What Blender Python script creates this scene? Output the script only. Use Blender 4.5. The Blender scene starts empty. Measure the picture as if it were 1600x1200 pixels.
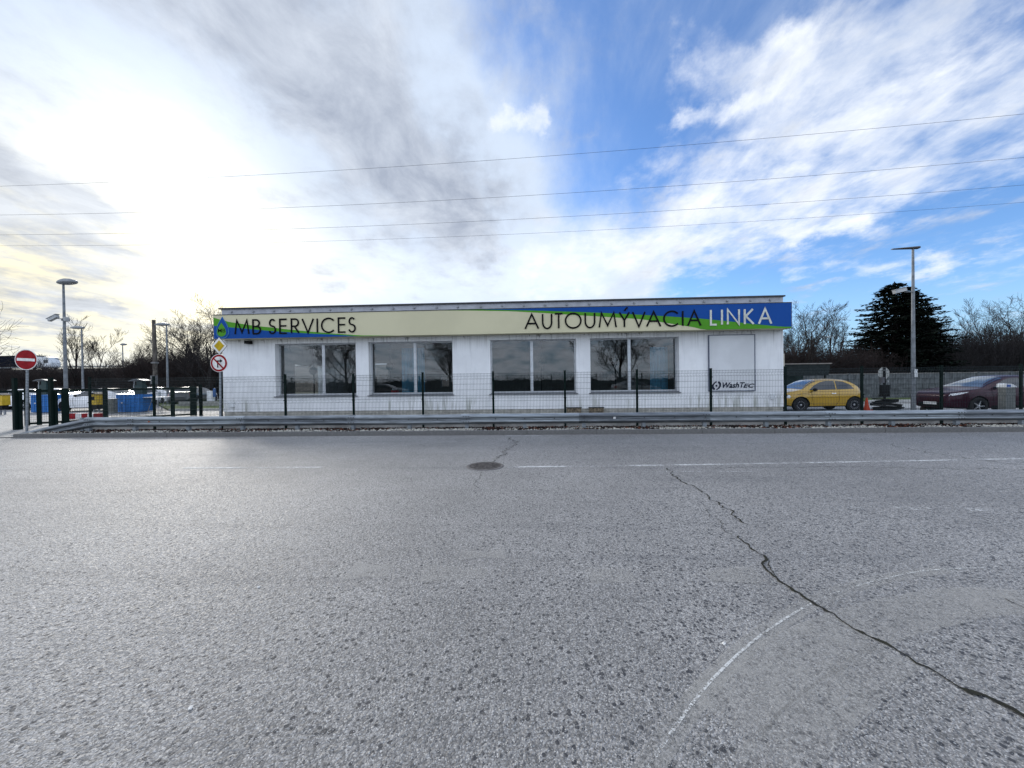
import bpy, bmesh, math, random
from math import sin, cos, pi, radians, atan2, sqrt, exp
from mathutils import Vector, Matrix, noise as mnoise

SC = bpy.context.scene
COL = SC.collection
random.seed(7)

# ------------------------------------------------------------------ camera
YAW, PITCH, ROLL, EYE = 0.048, 0.0100, -0.013, 1.6
FPX = 601.0                       # focal length in pixels of the 1600 px wide frame
CAM_M = (Matrix.Rotation(YAW, 3, 'Z') @ Matrix.Rotation(pi / 2 - PITCH, 3, 'X') @ Matrix.Rotation(ROLL, 3, 'Z'))
cam_d = bpy.data.cameras.new('camera')
cam = bpy.data.objects.new('camera', cam_d)
COL.objects.link(cam)
cam_d.sensor_width = 36.0
cam_d.lens = 36.0 * FPX / 1600.0
cam_d.clip_start = 0.05
cam_d.clip_end = 3000.0
cam.location = (0, 0, EYE)
cam.rotation_euler = CAM_M.to_euler()
SC.camera = cam


def ray(px, py):
    return (CAM_M @ Vector(((px - 800.0) / FPX, (600.0 - py) / FPX, -1.0)))


def atY(px, py, Y):
    """point of the vertical plane y = Y seen at a photo pixel"""
    d = ray(px, py)
    t = Y / d.y
    return Vector((d.x * t, Y, EYE + d.z * t))


def XY(px, Y):
    return atY(px, 594, Y).x


def ground(px, py, z=0.0):
    d = ray(px, py)
    t = (z - EYE) / d.z
    return Vector((d.x * t, d.y * t, z))


# ------------------------------------------------------------------ world and sun
SKY_STRENGTH, SUN_E, EXPOSURE, GLOW_A = 0.10, 2.0, 0.36, 4.6
SKY_TINT = (1.02, 1.32, 1.72, 1)
VEIL_C = (5.6, 6.5, 7.9, 1)
SUN_DIR = ray(285, 265).normalized()
SUN_EL = math.asin(SUN_DIR.z)
SUN_AZ = atan2(SUN_DIR.x, SUN_DIR.y)      # clockwise from +Y

W = bpy.data.worlds.new('World')
SC.world = W
W.use_nodes = True
NT = W.node_tree
for n in list(NT.nodes):
    NT.nodes.remove(n)


class G:
    """tiny expression builder over shader nodes"""
    def __init__(s, tree): s.t = tree
    def new(s, typ, **kw):
        n = s.t.nodes.new(typ)
        for k, v in kw.items(): setattr(n, k, v)
        return n
    def put(s, sock, v):
        if isinstance(v, (int, float, tuple, list)): sock.default_value = v
        else: s.t.links.new(v, sock)
    def m(s, op, a, b=None, c=None, clamp=False):
        n = s.new('ShaderNodeMath', operation=op, use_clamp=clamp)
        s.put(n.inputs[0], a)
        if b is not None: s.put(n.inputs[1], b)
        if c is not None: s.put(n.inputs[2], c)
        return n.outputs[0]
    def v(s, op, a, b=None, out=0, scale=None):
        n = s.new('ShaderNodeVectorMath', operation=op)
        s.put(n.inputs[0], a)
        if b is not None: s.put(n.inputs[1], b)
        if scale is not None: s.put(n.inputs['Scale'], scale)
        return n.outputs[out]
    def noise(s, vec, scale, detail=4, rough=0.5, dist=0.0, out='Fac'):
        n = s.new('ShaderNodeTexNoise')
        n.inputs['Scale'].default_value = scale
        n.inputs['Detail'].default_value = detail
        n.inputs['Roughness'].default_value = rough
        n.inputs['Distortion'].default_value = dist
        s.put(n.inputs['Vector'], vec)
        return n.outputs[out]
    def ss(s, x, a, b, lo=0.0, hi=1.0):
        n = s.new('ShaderNodeMapRange', interpolation_type='SMOOTHSTEP')
        s.put(n.inputs[0], x)
        for i, q in enumerate((a, b, lo, hi)): s.put(n.inputs[1 + i], q)
        return n.outputs[0]
    def lin(s, x, a, b, lo=0.0, hi=1.0):
        n = s.new('ShaderNodeMapRange')
        s.put(n.inputs[0], x)
        for i, q in enumerate((a, b, lo, hi)): s.put(n.inputs[1 + i], q)
        return n.outputs[0]
    def mix(s, f, a, b, typ='MIX'):
        n = s.new('ShaderNodeMix', data_type='RGBA', blend_type=typ)
        s.put(n.inputs[0], f)
        for i, q in ((6, a), (7, b)):
            if isinstance(q, tuple) and len(q) == 3: q = q + (1,)
            s.put(n.inputs[i], q)
        return n.outputs[2]
    def mapping(s, vec, loc=(0, 0, 0), rot=(0, 0, 0), scale=(1, 1, 1)):
        n = s.new('ShaderNodeMapping')
        s.put(n.inputs[0], vec)
        n.inputs['Location'].default_value = loc
        n.inputs['Rotation'].default_value = rot
        n.inputs['Scale'].default_value = scale
        return n.outputs[0]


g = G(NT)
tc = g.new('ShaderNodeTexCoord')
D0 = tc.outputs['Generated']
sky = g.new('ShaderNodeTexSky', sky_type='NISHITA')
sky.sun_disc = False
sky.sun_elevation = SUN_EL
sky.sun_rotation = SUN_AZ
sky.altitude = 150
sky.air_density = 1.0
sky.dust_density = 0.6
sky.ozone_density = 2.2
# cloud deck coordinates: direction projected on a high plane
sep = g.new('ShaderNodeSeparateXYZ'); g.put(sep.inputs[0], D0)
zz = g.m('ADD', g.m('MAXIMUM', sep.outputs[2], 0.0), 0.13)
cmb = g.new('ShaderNodeCombineXYZ')
g.put(cmb.inputs[0], g.m('DIVIDE', sep.outputs[0], zz))
g.put(cmb.inputs[1], g.m('DIVIDE', sep.outputs[1], zz))
CP = cmb.outputs[0]
CPs = g.mapping(CP, rot=(0, 0, radians(8)), scale=(1.25, 0.5, 1))
wn = g.new('ShaderNodeTexNoise'); wn.inputs['Scale'].default_value = 3.2; wn.inputs['Detail'].default_value = 8; wn.inputs['Roughness'].default_value = 0.62
g.put(wn.inputs['Vector'], D0)
warp = g.v('SCALE', g.v('SUBTRACT', wn.outputs['Color'], (0.5, 0.5, 0.5)), scale=0.30)
DW = g.v('NORMALIZE', g.v('ADD', D0, warp))


def blob(p1, p2, w, amp=1.0, vec=None):
    """soft capsule of cloud between two directions, w = half width in radians"""
    a = ray(*p1).normalized(); b = ray(*p2).normalized()
    ba = b - a
    pa = g.v('SUBTRACT', vec or DW, tuple(a))
    if ba.length < 1e-4:
        dist = g.v('LENGTH', pa, out=1)
    else:
        h = g.m('MULTIPLY', g.v('DOT_PRODUCT', pa, tuple(ba), out=1), 1.0 / ba.length_squared, clamp=True)
        dist = g.v('LENGTH', g.v('SUBTRACT', pa, g.v('SCALE', tuple(ba), scale=h)), out=1)
    e = g.m('MULTIPLY', dist, 1.0 / w)
    e = g.m('POWER', 2.718282, g.m('MULTIPLY', g.m('MULTIPLY', e, e), -1.0))
    return g.m('MULTIPLY', e, amp)


def total(lst):
    s = lst[0]
    for q in lst[1:]: s = g.m('ADD', s, q)
    return s


fine = g.noise(CPs, 2.3, 9, 0.62, 0.35)
streak = g.noise(g.mapping(CP, rot=(0, 0, radians(-24)), scale=(1.9, 0.8, 1)), 2.0, 9, 0.6, 0.3)
puff = g.noise(g.mapping(CP, scale=(1.1, 0.95, 1)), 4.6, 9, 0.60, 0.15)
mott = g.noise(g.mapping(CP, rot=(0, 0, radians(25)), scale=(1.45, 0.95, 1)), 3.0, 9, 0.64, 0.35)

# thin milky veil over the left half and around the bright middle
veil = total([blob((60, 60), (300, 250), 0.42, 0.95), blob((-300, 300), (250, 520), 0.40, 0.9),
              blob((430, 60), (740, 330), 0.19, 0.95), blob((600, 420), (980, 440), 0.14, 1.0),
              blob((330, 300), (560, 430), 0.33, 1.0), blob((1150, 60), (1700, 40), 0.2, 0.35),
              blob((-900, -300), (-200, -500), 0.7, 0.6)])
veil = g.m('ADD', veil, g.m('MULTIPLY', g.m('SUBTRACT', fine, 0.5), 1.1))
veil = g.ss(veil, 0.12, 1.0)
# fleecy white streaks climbing to the right
fle = total([blob((850, 440), (1120, 330), 0.13, 1.0), blob((1000, 400), (1330, 330), 0.075, 0.75),
             blob((1080, 290), (1420, 190), 0.11, 0.66), blob((1150, 180), (1330, 90), 0.10, 0.42),
             blob((1300, 60), (1650, 20), 0.12, 0.58), blob((1380, 180), (1700, 140), 0.13, 0.42),
             blob((1230, 380), (1330, 345), 0.022, 0.65), blob((1440, 300), (1620, 260), 0.03, 0.4),
             blob((785, 198), (850, 187), 0.030, 1.9), blob((1060, 175), (1180, 145), 0.022, 1.0), blob((1060, 85), (1230, 70), 0.035, 0.9),
             blob((1225, 450), (1450, 425), 0.02, 0.75), blob((1440, 415), (1700, 375), 0.018, 0.6),
             blob((2000, 300), (2600, 0), 0.35, 0.4)])
fle = g.m('ADD', fle, g.m('MULTIPLY', g.m('SUBTRACT', streak, 0.5), 2.4))
fle = g.m('ADD', fle, g.m('MULTIPLY', g.m('SUBTRACT', puff, 0.5), 3.2))
fle = g.m('MULTIPLY', g.ss(fle, 0.34, 2.05), g.lin(mott, 0.36, 0.62, 0.62, 1.0))
# grey undersides
gr = total([blob((400, 10), (700, 325), 0.125, 1.35), blob((560, 120), (730, 350), 0.10, 0.5), blob((620, 340), (740, 360), 0.05, 0.35), blob((230, 170), (330, 120), 0.03, 0.0), blob((-60, 280), (120, 345), 0.08, 1.05),
            blob((-150, 430), (60, 440), 0.06, 0.40), blob((500, 400), (620, 425), 0.03, 0.42), blob((470, 440), (530, 440), 0.022, 0.50),
            blob((-100, 505), (120, 500), 0.05, 0.62), blob((120, 490), (330, 488), 0.028, 0.62), blob((100, -100), (300, -40), 0.12, 0.2), blob((1020, 390), (1120, 360), 0.05, 0.20),
            blob((640, -100), (800, 60), 0.12, 0.40), blob((-900, 100), (-400, -300), 0.3, 0.5)])
gr = g.m('ADD', gr, g.m('MULTIPLY', g.m('SUBTRACT', fine, 0.5), 2.0))
gr = g.m('ADD', gr, g.m('MULTIPLY', g.m('SUBTRACT', puff, 0.5), 2.2))
gr = g.ss(gr, -0.05, 1.35)
# light shining through the thin cloud round the hidden sun
glow = total([blob((250, 290), (330, 400), 0.225, 1.0, D0), blob((600, 440), (900, 430), 0.12, 0.55, D0)])
glow = g.m('MULTIPLY', glow, g.lin(fine, 0.3, 0.7, 0.8, 1.2))
warm = blob((70, 420), (340, 450), 0.17, 1.25, D0)

# sky outside the frame: unseen cloud added and brightened to light the facade
away = g.ss(g.v('DOT_PRODUCT', D0, (0, 1, 0), out=1), 0.35, -0.1)
rest = g.m('MULTIPLY', g.ss(g.m('ADD', streak, g.m('MULTIPLY', fine, 0.6)), 0.45, 0.95), g.m('MULTIPLY', away, 0.95))

blue = g.mix(1.0, sky.outputs[0], SKY_TINT, 'MULTIPLY')
blue = g.mix(g.ss(sep.outputs[2], 0.22, 0.0, 0.0, 0.8), blue, (3.5, 5.7, 8.0, 1))
c = g.mix(veil, blue, VEIL_C)
c = g.mix(rest, c, (12.8, 14.0, 16.0, 1))
c = g.mix(fle, c, (8.0, 8.4, 9.0, 1))
gcol = g.mix(g.m('ADD', g.m('MULTIPLY', glow, 0.6), g.lin(mott, 0.35, 0.68, -0.1, 0.75)), (3.1, 3.5, 4.35, 1), (6.2, 6.7, 7.5, 1))
c = g.mix(g.m('MULTIPLY', warm, 0.8), c, (10.5, 9.4, 6.0, 1))
c = g.mix(g.m('MULTIPLY', gr, 0.9), c, gcol)
gl = g.m('MULTIPLY', g.m('MULTIPLY', glow, glow), g.m('SUBTRACT', 1.0, g.m('MULTIPLY', gr, 0.8)))
gl = g.new('ShaderNodeMix', data_type='RGBA', blend_type='ADD').outputs[2] if False else gl
addc = g.v('SCALE', (GLOW_A, GLOW_A * 0.98, GLOW_A * 0.93), scale=gl)
c = g.v('ADD', c, addc)
bg = g.new('ShaderNodeBackground'); g.put(bg.inputs[0], c); bg.inputs[1].default_value = SKY_STRENGTH
wo = g.new('ShaderNodeOutputWorld'); NT.links.new(bg.outputs[0], wo.inputs[0])
W.cycles.sampling_method = 'MANUAL'
W.cycles.sample_map_resolution = 1024

sun_d = bpy.data.lights.new('sun', 'SUN')
sun_d.energy = SUN_E
sun_d.angle = radians(10)
sun_d.color = (1.0, 0.95, 0.87)
sun = bpy.data.objects.new('sun', sun_d)
COL.objects.link(sun)
sun.rotation_euler = SUN_DIR.to_track_quat('Z', 'Y').to_euler()
sun.location = (-20, 30, 25)

SC.view_settings.view_transform = 'Standard'
SC.view_settings.look = 'None'
SC.view_settings.gamma = 1.0
SC.view_settings.use_curve_mapping = False
SC.view_settings.exposure = EXPOSURE
SC.cycles.max_bounces = 8
SC.cycles.transparent_max_bounces = 16

# ------------------------------------------------------------------ helpers
def mat(name, color, rough=0.6, metal=0.0, var=0.12, nscale=6.0, bump=0.0, bscale=40.0, spec=0.28, coat=0.0, stretch=(1, 1, 1), color2=None, alpha=None):
    m = bpy.data.materials.new(name); m.use_nodes = True
    t = m.node_tree; q = G(t); b = t.nodes['Principled BSDF']
    co = q.new('ShaderNodeTexCoord').outputs['Object']
    cs = q.mapping(co, scale=stretch)
    n = q.noise(cs, nscale, 5, 0.6)
    c = tuple(color)
    c2 = tuple(color2) if color2 else tuple(x * (1 - 2.2 * var) for x in c)
    q.put(b.inputs['Base Color'], q.mix(q.ss(n, 0.35, 0.65), c2, c))
    q.put(b.inputs['Roughness'], q.lin(n, 0.3, 0.7, min(1, rough * 1.15), rough * 0.85))
    b.inputs['Metallic'].default_value = metal
    b.inputs['Specular IOR Level'].default_value = spec
    if coat:
        b.inputs['Coat Weight'].default_value = coat; b.inputs['Coat Roughness'].default_value = 0.05
    if bump:
        bn = q.new('ShaderNodeBump'); bn.inputs['Strength'].default_value = 0.6; bn.inputs['Distance'].default_value = bump
        q.put(bn.inputs['Height'], q.noise(cs, bscale, 5, 0.6)); q.put(b.inputs['Normal'], bn.outputs[0])
    return m


def glassmat(name, tint=(0.55, 0.6, 0.62), r0=0.06, rough=0.0):
    m = bpy.data.materials.new(name); m.use_nodes = True
    t = m.node_tree; q = G(t)
    for n in list(t.nodes): t.nodes.remove(n)
    tr = q.new('ShaderNodeBsdfTransparent'); tr.inputs[0].default_value = tint + (1,)
    gl = q.new('ShaderNodeBsdfGlossy'); gl.inputs[0].default_value = (1, 1, 1, 1); gl.inputs['Roughness'].default_value = rough
    lw = q.new('ShaderNodeFresnel'); lw.inputs[0].default_value = 1.5
    geo = q.new('ShaderNodeNewGeometry')
    mx = q.new('ShaderNodeMixShader')
    q.put(mx.inputs[0], q.m('ADD', lw.outputs[0], r0, clamp=True)); q.put(mx.inputs[1], tr.outputs[0]); q.put(mx.inputs[2], gl.outputs[0])
    o = q.new('ShaderNodeOutputMaterial'); t.links.new(mx.outputs[0], o.inputs[0])
    return m


class MB:
    """collects shapes and links them as one mesh object"""
    def __init__(s): s.v = []; s.f = []; s.mi = []; s.cur = 0
    def box(s, x0, y0, z0, x1, y1, z1, M=None):
        b = len(s.v)
        for p in ((x0, y0, z0), (x1, y0, z0), (x1, y1, z0), (x0, y1, z0), (x0, y0, z1), (x1, y0, z1), (x1, y1, z1), (x0, y1, z1)):
            s.v.append(tuple(M @ Vector(p)) if M else p)
        for f in ((0, 3, 2, 1), (4, 5, 6, 7), (0, 1, 5, 4), (1, 2, 6, 5), (2, 3, 7, 6), (3, 0, 4, 7)):
            s.f.append(tuple(b + i for i in f)); s.mi.append(s.cur)
        return s
    def cbox(s, cx, cy, cz, sx, sy, sz, M=None):
        return s.box(cx - sx / 2, cy - sy / 2, cz - sz / 2, cx + sx / 2, cy + sy / 2, cz + sz / 2, M)
    def tube(s, pts, r, n=8, cap=True):
        pts = [Vector(p) for p in pts]
        rs = r if isinstance(r, (list, tuple)) else [r] * len(pts)
        rings = []
        for i, p in enumerate(pts):
            d = (pts[min(i + 1, len(pts) - 1)] - pts[max(i - 1, 0)]).normalized()
            a = Vector((0, 0, 1)) if abs(d.z) < 0.9 else Vector((1, 0, 0))
            u = d.cross(a).normalized(); w = d.cross(u)
            b = len(s.v); rings.append(b)
            for k in range(n):
                t = 2 * pi * k / n
                s.v.append(tuple(p + (u * cos(t) + w * sin(t)) * rs[i]))
        for a, b in zip(rings, rings[1:]):
            for k in range(n):
                s.f.append((a + k, a + (k + 1) % n, b + (k + 1) % n, b + k)); s.mi.append(s.cur)
        if cap and n > 2:
            s.f.append(tuple(rings[0] + k for k in range(n))[::-1]); s.mi.append(s.cur)
            s.f.append(tuple(rings[-1] + k for k in range(n))); s.mi.append(s.cur)
        return s
    def poly(s, pts):
        b = len(s.v); s.v += [tuple(p) for p in pts]; s.f.append(tuple(range(b, b + len(pts)))); s.mi.append(s.cur); return s
    def prism(s, pts2, y0, y1, f=None):
        """pts2 = (x, z) outline, extruded from y0 to y1 (f maps a point)"""
        f = f or (lambda p: p); n = len(pts2); b = len(s.v)
        for y in (y0, y1): s.v += [tuple(f(Vector((x, y, z)))) for x, z in pts2]
        s.f.append(tuple(range(b, b + n))); s.f.append(tuple(range(b + 2 * n - 1, b + n - 1, -1))); s.mi += [s.cur] * 2
        for i in range(n):
            j = (i + 1) % n
            s.f.append((b + i, b + n + i, b + n + j, b + j)); s.mi.append(s.cur)
        return s
    def lathe(s, prof, axis='Y', c=(0, 0, 0), n=24):
        b = len(s.v); c = Vector(c)
        for (r, h) in prof:
            for k in range(n):
                t = 2 * pi * k / n
                p = {'Y': Vector((r * cos(t), h, r * sin(t))), 'Z': Vector((r * cos(t), r * sin(t), h)), 'X': Vector((h, r * cos(t), r * sin(t)))}[axis]
                s.v.append(tuple(c + p))
        for i in range(len(prof) - 1):
            for k in range(n):
                a = b + i * n; d = a + n
                s.f.append((a + k, a + (k + 1) % n, d + (k + 1) % n, d + k)); s.mi.append(s.cur)
        return s
    def mesh(s, name, mats, smooth=False, recalc=True):
        me = bpy.data.meshes.new(name)
        me.from_pydata(s.v, [], s.f)
        for m in (mats if isinstance(mats, (list, tuple)) else [mats]): me.materials.append(m)
        if s.cur: me.polygons.foreach_set('material_index', s.mi)
        if recalc:
            bm = bmesh.new(); bm.from_mesh(me); bmesh.ops.recalc_face_normals(bm, faces=bm.faces); bm.to_mesh(me); bm.free()
        if smooth:
            me.polygons.foreach_set('use_smooth', [True] * len(me.polygons))
            try: me.set_sharp_from_angle(angle=radians(38))
            except Exception: pass
        me.update()
        return me
    def build(s, name, mats, parent=None, smooth=False, loc=None, recalc=True, **tagkw):
        o = bpy.data.objects.new(name, s.mesh(name, mats, smooth, recalc)); COL.objects.link(o)
        if parent: o.parent = parent
        if loc is not None: o.location = loc
        if tagkw: tag(o, **tagkw)
        return o


def tag(o, label=None, cat=None, group=None, kind=None):
    if label: o['label'] = label
    if cat: o['category'] = cat
    if group: o['group'] = group
    if kind: o['kind'] = kind
    return o


def thing(name, label, cat, loc=(0, 0, 0), rz=0.0, group=None, kind=None):
    o = bpy.data.objects.new(name, None); COL.objects.link(o)
    o.location = loc; o.rotation_euler = (0, 0, rz); o.empty_display_size = 0.3
    return tag(o, label, cat, group, kind)


def inst(name, me, parent=None, loc=(0, 0, 0), rot=(0, 0, 0), sc=(1, 1, 1)):
    o = bpy.data.objects.new(name, me); COL.objects.link(o)
    o.parent = parent; o.location = loc; o.rotation_euler = rot; o.scale = sc
    return o


def copy_tree(o, parent=None, kids=None):
    if kids is None:
        kids = {}
        for q in COL.objects:
            if q.parent: kids.setdefault(q.parent.name, []).append(q)
    c = o.copy(); COL.objects.link(c)
    if parent: c.parent = parent
    for ch in kids.get(o.name, []): copy_tree(ch, c, kids)
    return c


# ------------------------------------------------------------------ materials
GALV = mat('galvanised_steel', (0.27, 0.295, 0.315), 0.55, 0.35, 0.18, 3.0, stretch=(0.6, 3, 6))
GREEN = mat('dark_green_paint', (0.002, 0.010, 0.008), 0.6, 0.0, 0.15, spec=0.10)
BLACK = mat('black_plastic', (0.008, 0.008, 0.009), 0.6, spec=0.12)
RUBBER = mat('tyre_rubber', (0.014, 0.014, 0.015), 0.8)
WHITE = mat('white_paint', (0.72, 0.74, 0.75), 0.4)
STEELP = mat('lamp_pole_grey', (0.19, 0.205, 0.22), 0.5, 0.3, 0.15)
CONC = mat('concrete', (0.34, 0.33, 0.31), 0.9, 0, 0.2, 3, 0.004, 30)
CONCW = mat('concrete_kerb', (0.15, 0.147, 0.142), 0.9, 0, 0.10, 14, 0.006, 25, stretch=(1, 1, 3))
ALU = mat('aluminium_frame', (0.50, 0.52, 0.54), 0.4, 0.5, 0.08)
SIGNRED = mat('sign_red', (0.27, 0.005, 0.010), 0.5, spec=0.12)
SIGNWHITE = mat('sign_white', (0.74, 0.73, 0.70), 0.4)
SIGNYELLOW = mat('sign_yellow', (0.50, 0.34, 0.015), 0.5, spec=0.1)
BARK = mat('bark', (0.022, 0.018, 0.017), 0.95, 0, 0.3, 8, 0.004, 40)
GLASS = glassmat('window_glass', (0.72, 0.75, 0.76), 0.015)
CARGLASS = glassmat('car_glass', (0.20, 0.23, 0.25), 0.10)

# ------------------------------------------------------------------ road surface
def asphalt(name, base, pit=1.0, worn=False):
    m = bpy.data.materials.new(name); m.use_nodes = True
    t = m.node_tree; q = G(t); b = t.nodes['Principled BSDF']
    co = q.new('ShaderNodeTexCoord').outputs['Object']
    wv = q.new('ShaderNodeTexNoise'); wv.inputs['Scale'].default_value = 30; q.put(wv.inputs['Vector'], co)
    cw = q.v('ADD', co, q.v('SCALE', q.v('SUBTRACT', wv.outputs['Color'], (0.5, 0.5, 0.5)), scale=0.02))
    def vor(scale, feat='F1', vec=cw):
        n = q.new('ShaderNodeTexVoronoi', feature=feat); n.inputs['Scale'].default_value = scale; q.put(n.inputs['Vector'], vec); return n
    v1 = vor(95); v2 = vor(31); v3 = vor(210)
    big = q.noise(co, 0.22, 4, 0.55)
    mid = q.noise(co, 1.3, 5, 0.6)
    sepc = q.new('ShaderNodeSeparateColor'); q.put(sepc.inputs[0], v2.outputs['Color'])
    sep1 = q.new('ShaderNodeSeparateColor'); q.put(sep1.inputs[0], v1.outputs['Color'])
    sep3 = q.new('ShaderNodeSeparateColor'); q.put(sep3.inputs[0], v3.outputs['Color'])
    # how many of the coarse stones are bare and dark: patchy, more towards the near right
    px = q.new('ShaderNodeSeparateXYZ'); q.put(px.inputs[0], co)
    dens = q.m('ADD', q.lin(mid, 0.35, 0.65, -0.13, 0.16), q.lin(px.outputs[0], -3.5, 2.0, 0.10, 0.46))
    dens = q.m('ADD', dens, q.lin(big, 0.35, 0.65, -0.13, 0.14))
    sel = q.m('LESS_THAN', sepc.outputs[0], dens)
    rad = q.lin(sepc.outputs[1], 0, 1, 0.24, 0.52)
    stone = q.m('MULTIPLY', q.ss(v2.outputs['Distance'], rad, q.m('MULTIPLY', rad, 0.75)), sel)
    fine = q.lin(sep1.outputs[0], 0, 1, 0.50, 1.45)
    fine = q.m('MULTIPLY', fine, q.lin(sep3.outputs[1], 0, 1, 0.72, 1.28))
    gap = q.ss(v1.outputs['Distance'], 0.62, 0.35, 0.70, 1.0)
    val = q.m('MULTIPLY', q.m('MULTIPLY', fine, gap), q.lin(big, 0.3, 0.7, 0.76, 1.22))
    val = q.m('MULTIPLY', val, q.lin(mid, 0.3, 0.7, 0.88, 1.12))
    col = q.v('SCALE', base, scale=val)
    small = q.m('MULTIPLY', q.m('LESS_THAN', sep1.outputs[1], q.m('MULTIPLY', dens, 0.45)), q.ss(v1.outputs['Distance'], 0.5, 0.35))
    col = q.mix(q.m('MULTIPLY', small, 0.85 * pit), col, (0.030, 0.032, 0.038))
    col = q.mix(q.m('MULTIPLY', stone, 0.86 * pit), col, (0.026, 0.027, 0.031))
    # pale grains
    pale = q.m('GREATER_THAN', sep3.outputs[0], 0.955)
    col = q.mix(q.m('MULTIPLY', pale, 0.65), col, (0.55, 0.54, 0.52))
    # tar stains and dusty streaks along the driving direction
    st = q.noise(q.mapping(co, scale=(0.12, 1.4, 1)), 1.6, 4, 0.6)
    col = q.mix(q.ss(st, 0.52, 0.75, 0, 0.30), col, (0.07, 0.072, 0.078))
    q.put(b.inputs['Base Color'], col)
    rg = q.lin(sep1.outputs[2], 0, 1, 0.50, 0.85)
    q.put(b.inputs['Roughness'], rg)
    b.inputs['Specular IOR Level'].default_value = 0.40
    h = q.m('ADD', q.m('MULTIPLY', q.ss(v1.outputs['Distance'], 0.7, 0.0), 0.55), q.m('MULTIPLY', q.ss(v2.outputs['Distance'], 0.6, 0.1), 0.6))
    h = q.m('ADD', h, q.m('MULTIPLY', q.noise(co, 160, 2, 0.6), 0.35))
    h = q.m('SUBTRACT', h, q.m('MULTIPLY', stone, 0.55))
    bn = q.new('ShaderNodeBump'); bn.inputs['Strength'].default_value = 0.9; bn.inputs['Distance'].default_value = 0.006
    q.put(bn.inputs['Height'], h); q.put(b.inputs['Normal'], bn.outputs[0])
    return m


ASPH = asphalt('worn_asphalt', (0.262, 0.253, 0.242))
LOTM = asphalt('yard_asphalt', (0.27, 0.27, 0.262), 0.5)


def sheet(name, x0, y0, x1, y1, z, m, nx=1, ny=1, **kw):
    b = MB()
    b.poly([(x0, y0, z), (x1, y0, z), (x1, y1, z), (x0, y1, z)])
    return b.build(name, m, **kw)


EARTH = mat('winter_earth', (0.085, 0.080, 0.055), 1.0, 0, 0.3, 0.8, 0.02, 12, color2=(0.05, 0.055, 0.03))
GRASSM = mat('short_grass', (0.060, 0.105, 0.022), 1.0, 0, 0.25, 3.0, 0.02, 60, color2=(0.085, 0.095, 0.035))
sheet('ground', -900, -400, 900, 1200, -0.16, EARTH, kind='structure')
road = sheet('road', -160, -4.2, 160, 11.2, 0.0, ASPH, kind='structure')
KERBX0 = ground(24, 684).x
# yard behind the fence plus the driveway mouth at the left
yb = MB()
yb.poly([(-70, 11.2, 0.0), (KERBX0, 11.2, 0.0), (KERBX0, 13.55, 0.0), (-70, 13.55, 0.0)])
yb.poly([(-70, 13.55, 0.0), (45, 13.55, 0.0), (45, 46, 0.0), (-70, 46, 0.0)])
yard = yb.build('yard', LOTM, kind='structure')

# verge between kerb and fence: falls away behind the kerb
vb = MB()
NXV = 160
prof = [(11.37, 0.095), (11.7, 0.10), (12.2, 0.075), (12.8, 0.0), (13.56, -0.08)]
for i in range(NXV):
    xa = KERBX0 + (40 - KERBX0) * i / NXV; xb = KERBX0 + (40 - KERBX0) * (i + 1) / NXV
    for (ya, za), (yb2, zb) in zip(prof, prof[1:]):
        def zz_(x, y, z): return z + 0.022 * mnoise.noise(Vector((x * 1.3, y * 2, 3)))
        vb.poly([(xa, ya, zz_(xa, ya, za)), (xb, ya, zz_(xb, ya, za)), (xb, yb2, zz_(xb, yb2, zb)), (xa, yb2, zz_(xa, yb2, zb))])
verge = vb.build('verge', mat('verge_soil', (0.11, 0.10, 0.085), 1.0, 0, 0.3, 9, 0.01, 50), smooth=True, kind='structure')

# kerb of single stones
kerb = thing('kerb', None, None, (0, 0, 0), kind='structure')
kmeshes = []
for k in range(5):
    bm = bmesh.new(); bmesh.ops.create_cube(bm, size=1)
    for v in bm.verts:
        v.co = Vector((v.co.x * (0.985 + 0.004 * k), v.co.y * 0.155, v.co.z * 0.26 - 0.005))
        v.co += Vector((random.uniform(-.004, .004), random.uniform(-.005, .005), random.uniform(-.005, .005)))
    bmesh.ops.bevel(bm, geom=[e for e in bm.edges], offset=0.014, segments=1)
    me = bpy.data.meshes.new('kerb_stone'); bm.to_mesh(me); bm.free(); me.materials.append(CONCW); kmeshes.append(me)
x = KERBX0 + 0.5; k = 0
while x < 38:
    inst('kerb_stone', kmeshes[k * 7 % 5], kerb, (x, 11.28 + random.uniform(-.004, .004), 0.0 + random.uniform(-.008, .006)), (0, 0, random.uniform(-.004, .004)))
    x += 1.0; k += 1
# flat run of stones across the driveway
for i in range(16):
    inst('kerb_stone', kmeshes[i % 5], kerb, (KERBX0 - 0.55 - i, 11.28, -0.105))

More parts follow.
